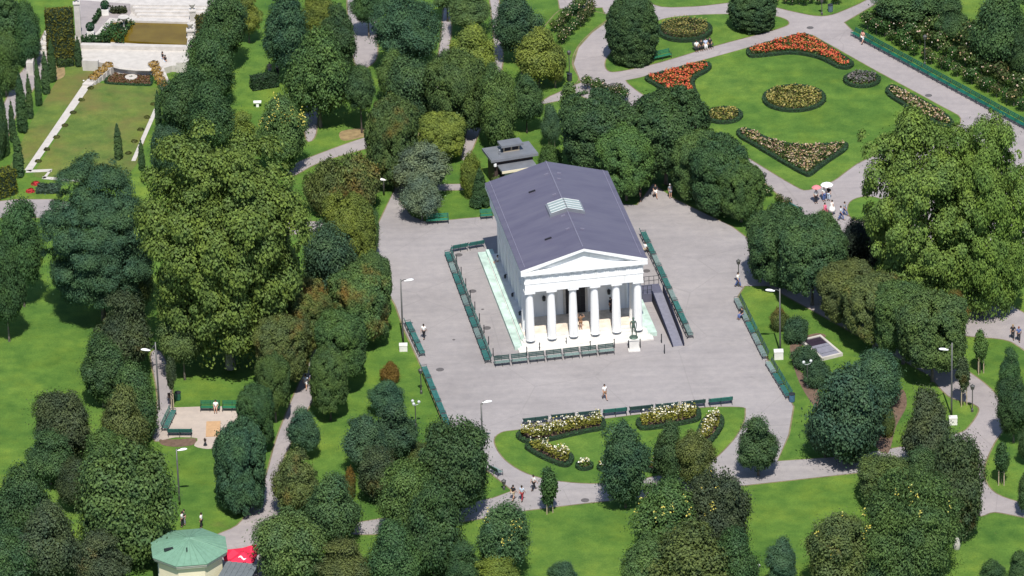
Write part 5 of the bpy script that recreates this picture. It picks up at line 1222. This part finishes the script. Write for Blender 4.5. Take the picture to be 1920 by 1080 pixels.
# ------------------------------------------------------------------ Empress monument in the far corner
t=thing('monument_terrace','white stone terrace with brown water basin and steps in the far left corner','terrace',(0,0,0))
TZ=.8
def gp(px,z): return [tuple(g(x,y,z).xy) for x,y in px]
b=MB(); b.prism(gp([(152,84),(355,87),(355,124),(322,123),(300,130),(288,131),(255,131),(222,128),(206,122),(184,116),(153,114)],TZ),-.1,TZ); b.build('terrace_floor',M['stone'],t)
b=MB(); b.prism(gp([(135,-70),(330,-70),(420,-30),(398,30),(360,83),(152,80),(145,20)],TZ),-.1,TZ-.004); b.build('upper_floor',M['stone_m'],t)
b=MB(); b.prism(gp([(150,0),(256,8),(238,36),(206,33),(172,70),(152,72)],TZ+.006),TZ-.003,TZ+.006); b.build('gravel_court',M['path'],t)
def wallpx(p0,p1,th,z0,z1,name,m=None,par=t):
    a_,c_=g(*p0,z1),g(*p1,z1); d=(c_-a_); ln=d.length; b=MB(); X=Matrix.Translation(((a_.x+c_.x)/2,(a_.y+c_.y)/2,0))@Matrix.Rotation(math.atan2(d.y,d.x),4,'Z'); b.box((0,0,(z0+z1)/2),(ln,th,z1-z0),0,0,X); return b.build(name,m or M['stone_m'],par)
wallpx((152,82),(352,86.5),.7,TZ,TZ+.5,'basin_rim'); wallpx((250,36),(358,39),.8,TZ,TZ+.5,'basin_rim'); wallpx((356,84),(362,40),.7,TZ,TZ+.5,'basin_rim'); wallpx((206,40),(180,72),.6,TZ,TZ+.45,'basin_rim'); wallpx((206,38),(252,36),.6,TZ,TZ+.45,'basin_rim')
b=MB(); b.prism(gp([(184,74),(212,42),(254,40),(354,43),(350,83)],TZ+.25),TZ-.002,TZ+.25); b.build('basin_water',M['water'],t)
for k in range(5):
    wallpx((262-4*k,30-6.5*k),(420,32-6.5*k),1.6,TZ,TZ+.18*(k+1)+.001*k,'step')
wallpx((-10,330),(-5,250),.3,0,.5,'kerb_wall')
wallpx((155,112),(184,113),.5,0,1.3,'balustrade'); wallpx((330,116),(353,115),.5,0,1.3,'balustrade')
# curved rim above the flower bed
b=MB(); b.tube([g(x,y,TZ+.1) for x,y in ((208,123),(225,128),(255,131),(280,131.5),(293,128))],.22,6); b.build('curved_rim',M['stone_m'],t)
# pylons
def pylon(px,py,h,w_,label,urn):
    o=thing('pylon',label,'pillar',g(px,py,TZ),R(2),'white pylons of the monument'); b=MB(); b.bx(-w_*.65,w_*.65,-w_*.65,w_*.65,-.8,.35); b.bx(-w_/2,w_/2,-w_/2,w_/2,.35,h); b.bx(-w_*.62,w_*.62,-w_*.62,w_*.62,h,h+.2); b.build('shaft',M['stone_m'],o,bevel=.02)
    b=MB(); b.lathe([(.18,h+.2),(.1,h+.35),(.32,h+.7),(.4,h+.95),(.34,h+.97)],12); b.build('urn',M['stone'],o)
pylon(148,74,4.6,.7,'tall white pylon at the left of the monument court',1); pylon(362,44,1.6,.7,'white pylon with urn at the right of the basin',1); pylon(358,72,1.0,.8,'low white block at the right basin wall',0)
def planter(px,py,label):
    o=thing('box_planter',label,'planter',g(px,py,TZ),R(3),'white planters with box balls'); b=MB(); b.bx(-.42,.42,-.42,.42,0,.75); b.build('tub',M['stone_w'],o,bevel=.02)
    rg=np.random.default_rng(int(px)); d=unit(rg,700); f=leaf_obj('ball',d*[.52,.52,.55]+[0,0,1.25],d+rg.normal(size=d.shape)*.35,rg.uniform(.12,.2,700),M['hedge'],o,rng=rg); f.color=(.02,.06,.03,1)
    b=MB(); b.tube([(0,0,.7),(0,0,1.3)],.08,8); b.build('stem',M['bark'],o)
planter(170,68,'nearer white planter with a box ball on the monument court'); planter(197.5,27,'farther white planter with a box ball on the monument court')
vb=thing('stone_vase','pale shallow stone vase on a foot among the pond plants','vase',g(233,57,TZ+.2),0); b=MB(); b.lathe([(.35,0),(.3,.15),(.12,.3),(.1,1.2),(.2,1.35),(.6,1.6),(.66,1.75),(.5,1.7)],14); b.build('bowl',M['stone'],vb)
def greens(pxpoly,z,n,hgt,col,name,label,cat,m='leaf'):
    P=[g(x,y,z) for x,y in pxpoly]; rg=np.random.default_rng(int(pxpoly[0][0])); c=sum(P,Vector())/len(P); q=poly_pts([p-c for p in P],n,rg); z_=rg.random(n)*hgt
    o=leaf_obj(name,np.column_stack([q,z_]),rg.normal(size=(n,3))*.6+[0,0,.8],rg.uniform(.18,.4,n),M[m],rng=rg); o.location=c; o.color=(*col,1); tag(o,label,cat); return o
greens([(184,74),(200,52),(232,44),(256,44),(240,60),(232,82)],TZ+.25,900,.8,(.04,.085,.03),'pond_plant','green pond plants filling the left half of the basin','water plants')['kind']='stuff'
greens([(152,82),(154,74),(180,73),(206,76),(206,83)],TZ,700,.7,(.035,.07,.03),'low_hedge','dark low hedge at the near left corner of the basin','hedge'); greens([(173,45),(186,25),(192,27),(178,47)],TZ,400,.8,(.035,.07,.03),'low_hedge','low hedge between the two white planters','hedge'); greens([(206,27),(238,26),(238,20),(206,20)],TZ,400,.7,(.05,.06,.03),'low_hedge','low reddish hedge right of the farther planter','hedge')
# flower carpet between the two flights of potted steps
bed([(205,140),(213,136),(250,137),(282,139),(285,160),(262,161),(230,160),(203,158),(196,154)],'fl_mar','patterned carpet bed below the white terrace',group='carpet bed',fh=.18,fsz=.14,dens=30,hh=.2,wd=.25,gcol=(.1,.07,.03))
e=MB(); c=g(246,147); rr=9/ppm(c); e.lathe([(rr*1.3,.0),(rr*1.3,.24),(rr*1.1,.26)],20); o=e.build('carpet_medallion',M['stone']); o.location=c; tag(o,'round pale rim of the green medallion in the carpet bed','ornament')
tuft(246,147,.5,'leaf',(.04,.09,.03),'green dome of plants inside the carpet bed medallion',None)
for nm,p0,p1,n in (('left',(206,121),(163,158),6),('right',(293,118),(313,165),6)):
    s_=thing('flanking_steps',f'pale stepped wall on the {nm} of the carpet bed','steps',(0,0,0),0,'stepped walls of the monument')
    a_,c_=np.array(p0,float),np.array(p1,float)
    for k in range(n):
        u,v=a_+(c_-a_)*k/n,a_+(c_-a_)*(k+1)/n; wallpx(tuple(u),tuple(v),1.2,-.1,.15+.14*(n-k),'step',M['stone_m'],s_)
    for k in range(n-1 if nm=='right' else 4):
        u=a_+(c_-a_)*(k+.3)/(n-1); u=u+np.array((-1 if nm=='left' else -6,-2)); tuft(u[0],u[1]+2,.75,'fl_gold',(1,1,1),f"{ORD[k]} golden potted shrub from the top on the {nm} stepped wall",'golden shrubs of the monument steps','shrub','potted_shrub',.15+.14*(n-k))
# white stair and walls left of the ivy wall
t=thing('garden_stair','white curved stair and cheek wall at the far left','stair',(0,0,0))
wallpx((55,118),(62,88),.8,0,1.6,'cheek_wall',None,t); wallpx((100,96),(97,58),.8,0,1.4,'cheek_wall',None,t)
for k in range(5): wallpx((68+4*k,98-9*k),(98+1*k,96-9*k),1.3,0,.2*(k+1),'step',M['stone'],t)
o=MB(); o.lathe([(.05,0),(.09,.1),(.11,.16),(.02,.2)],8); o=o.build('spotlight',M['lampw']); o.location=g(157,153); tag(o,'small white ground spotlight by the lawn edging','spotlight')
o=MB(); o.box((0,0,.6),(.9,.5,.12)); o.box((0,0,.3),(.3,.3,.6)); o=o.build('white_table',M['white']); o.location=g(483,200); tag(o,'white plate on a stand beside the yellow bush tree','table')
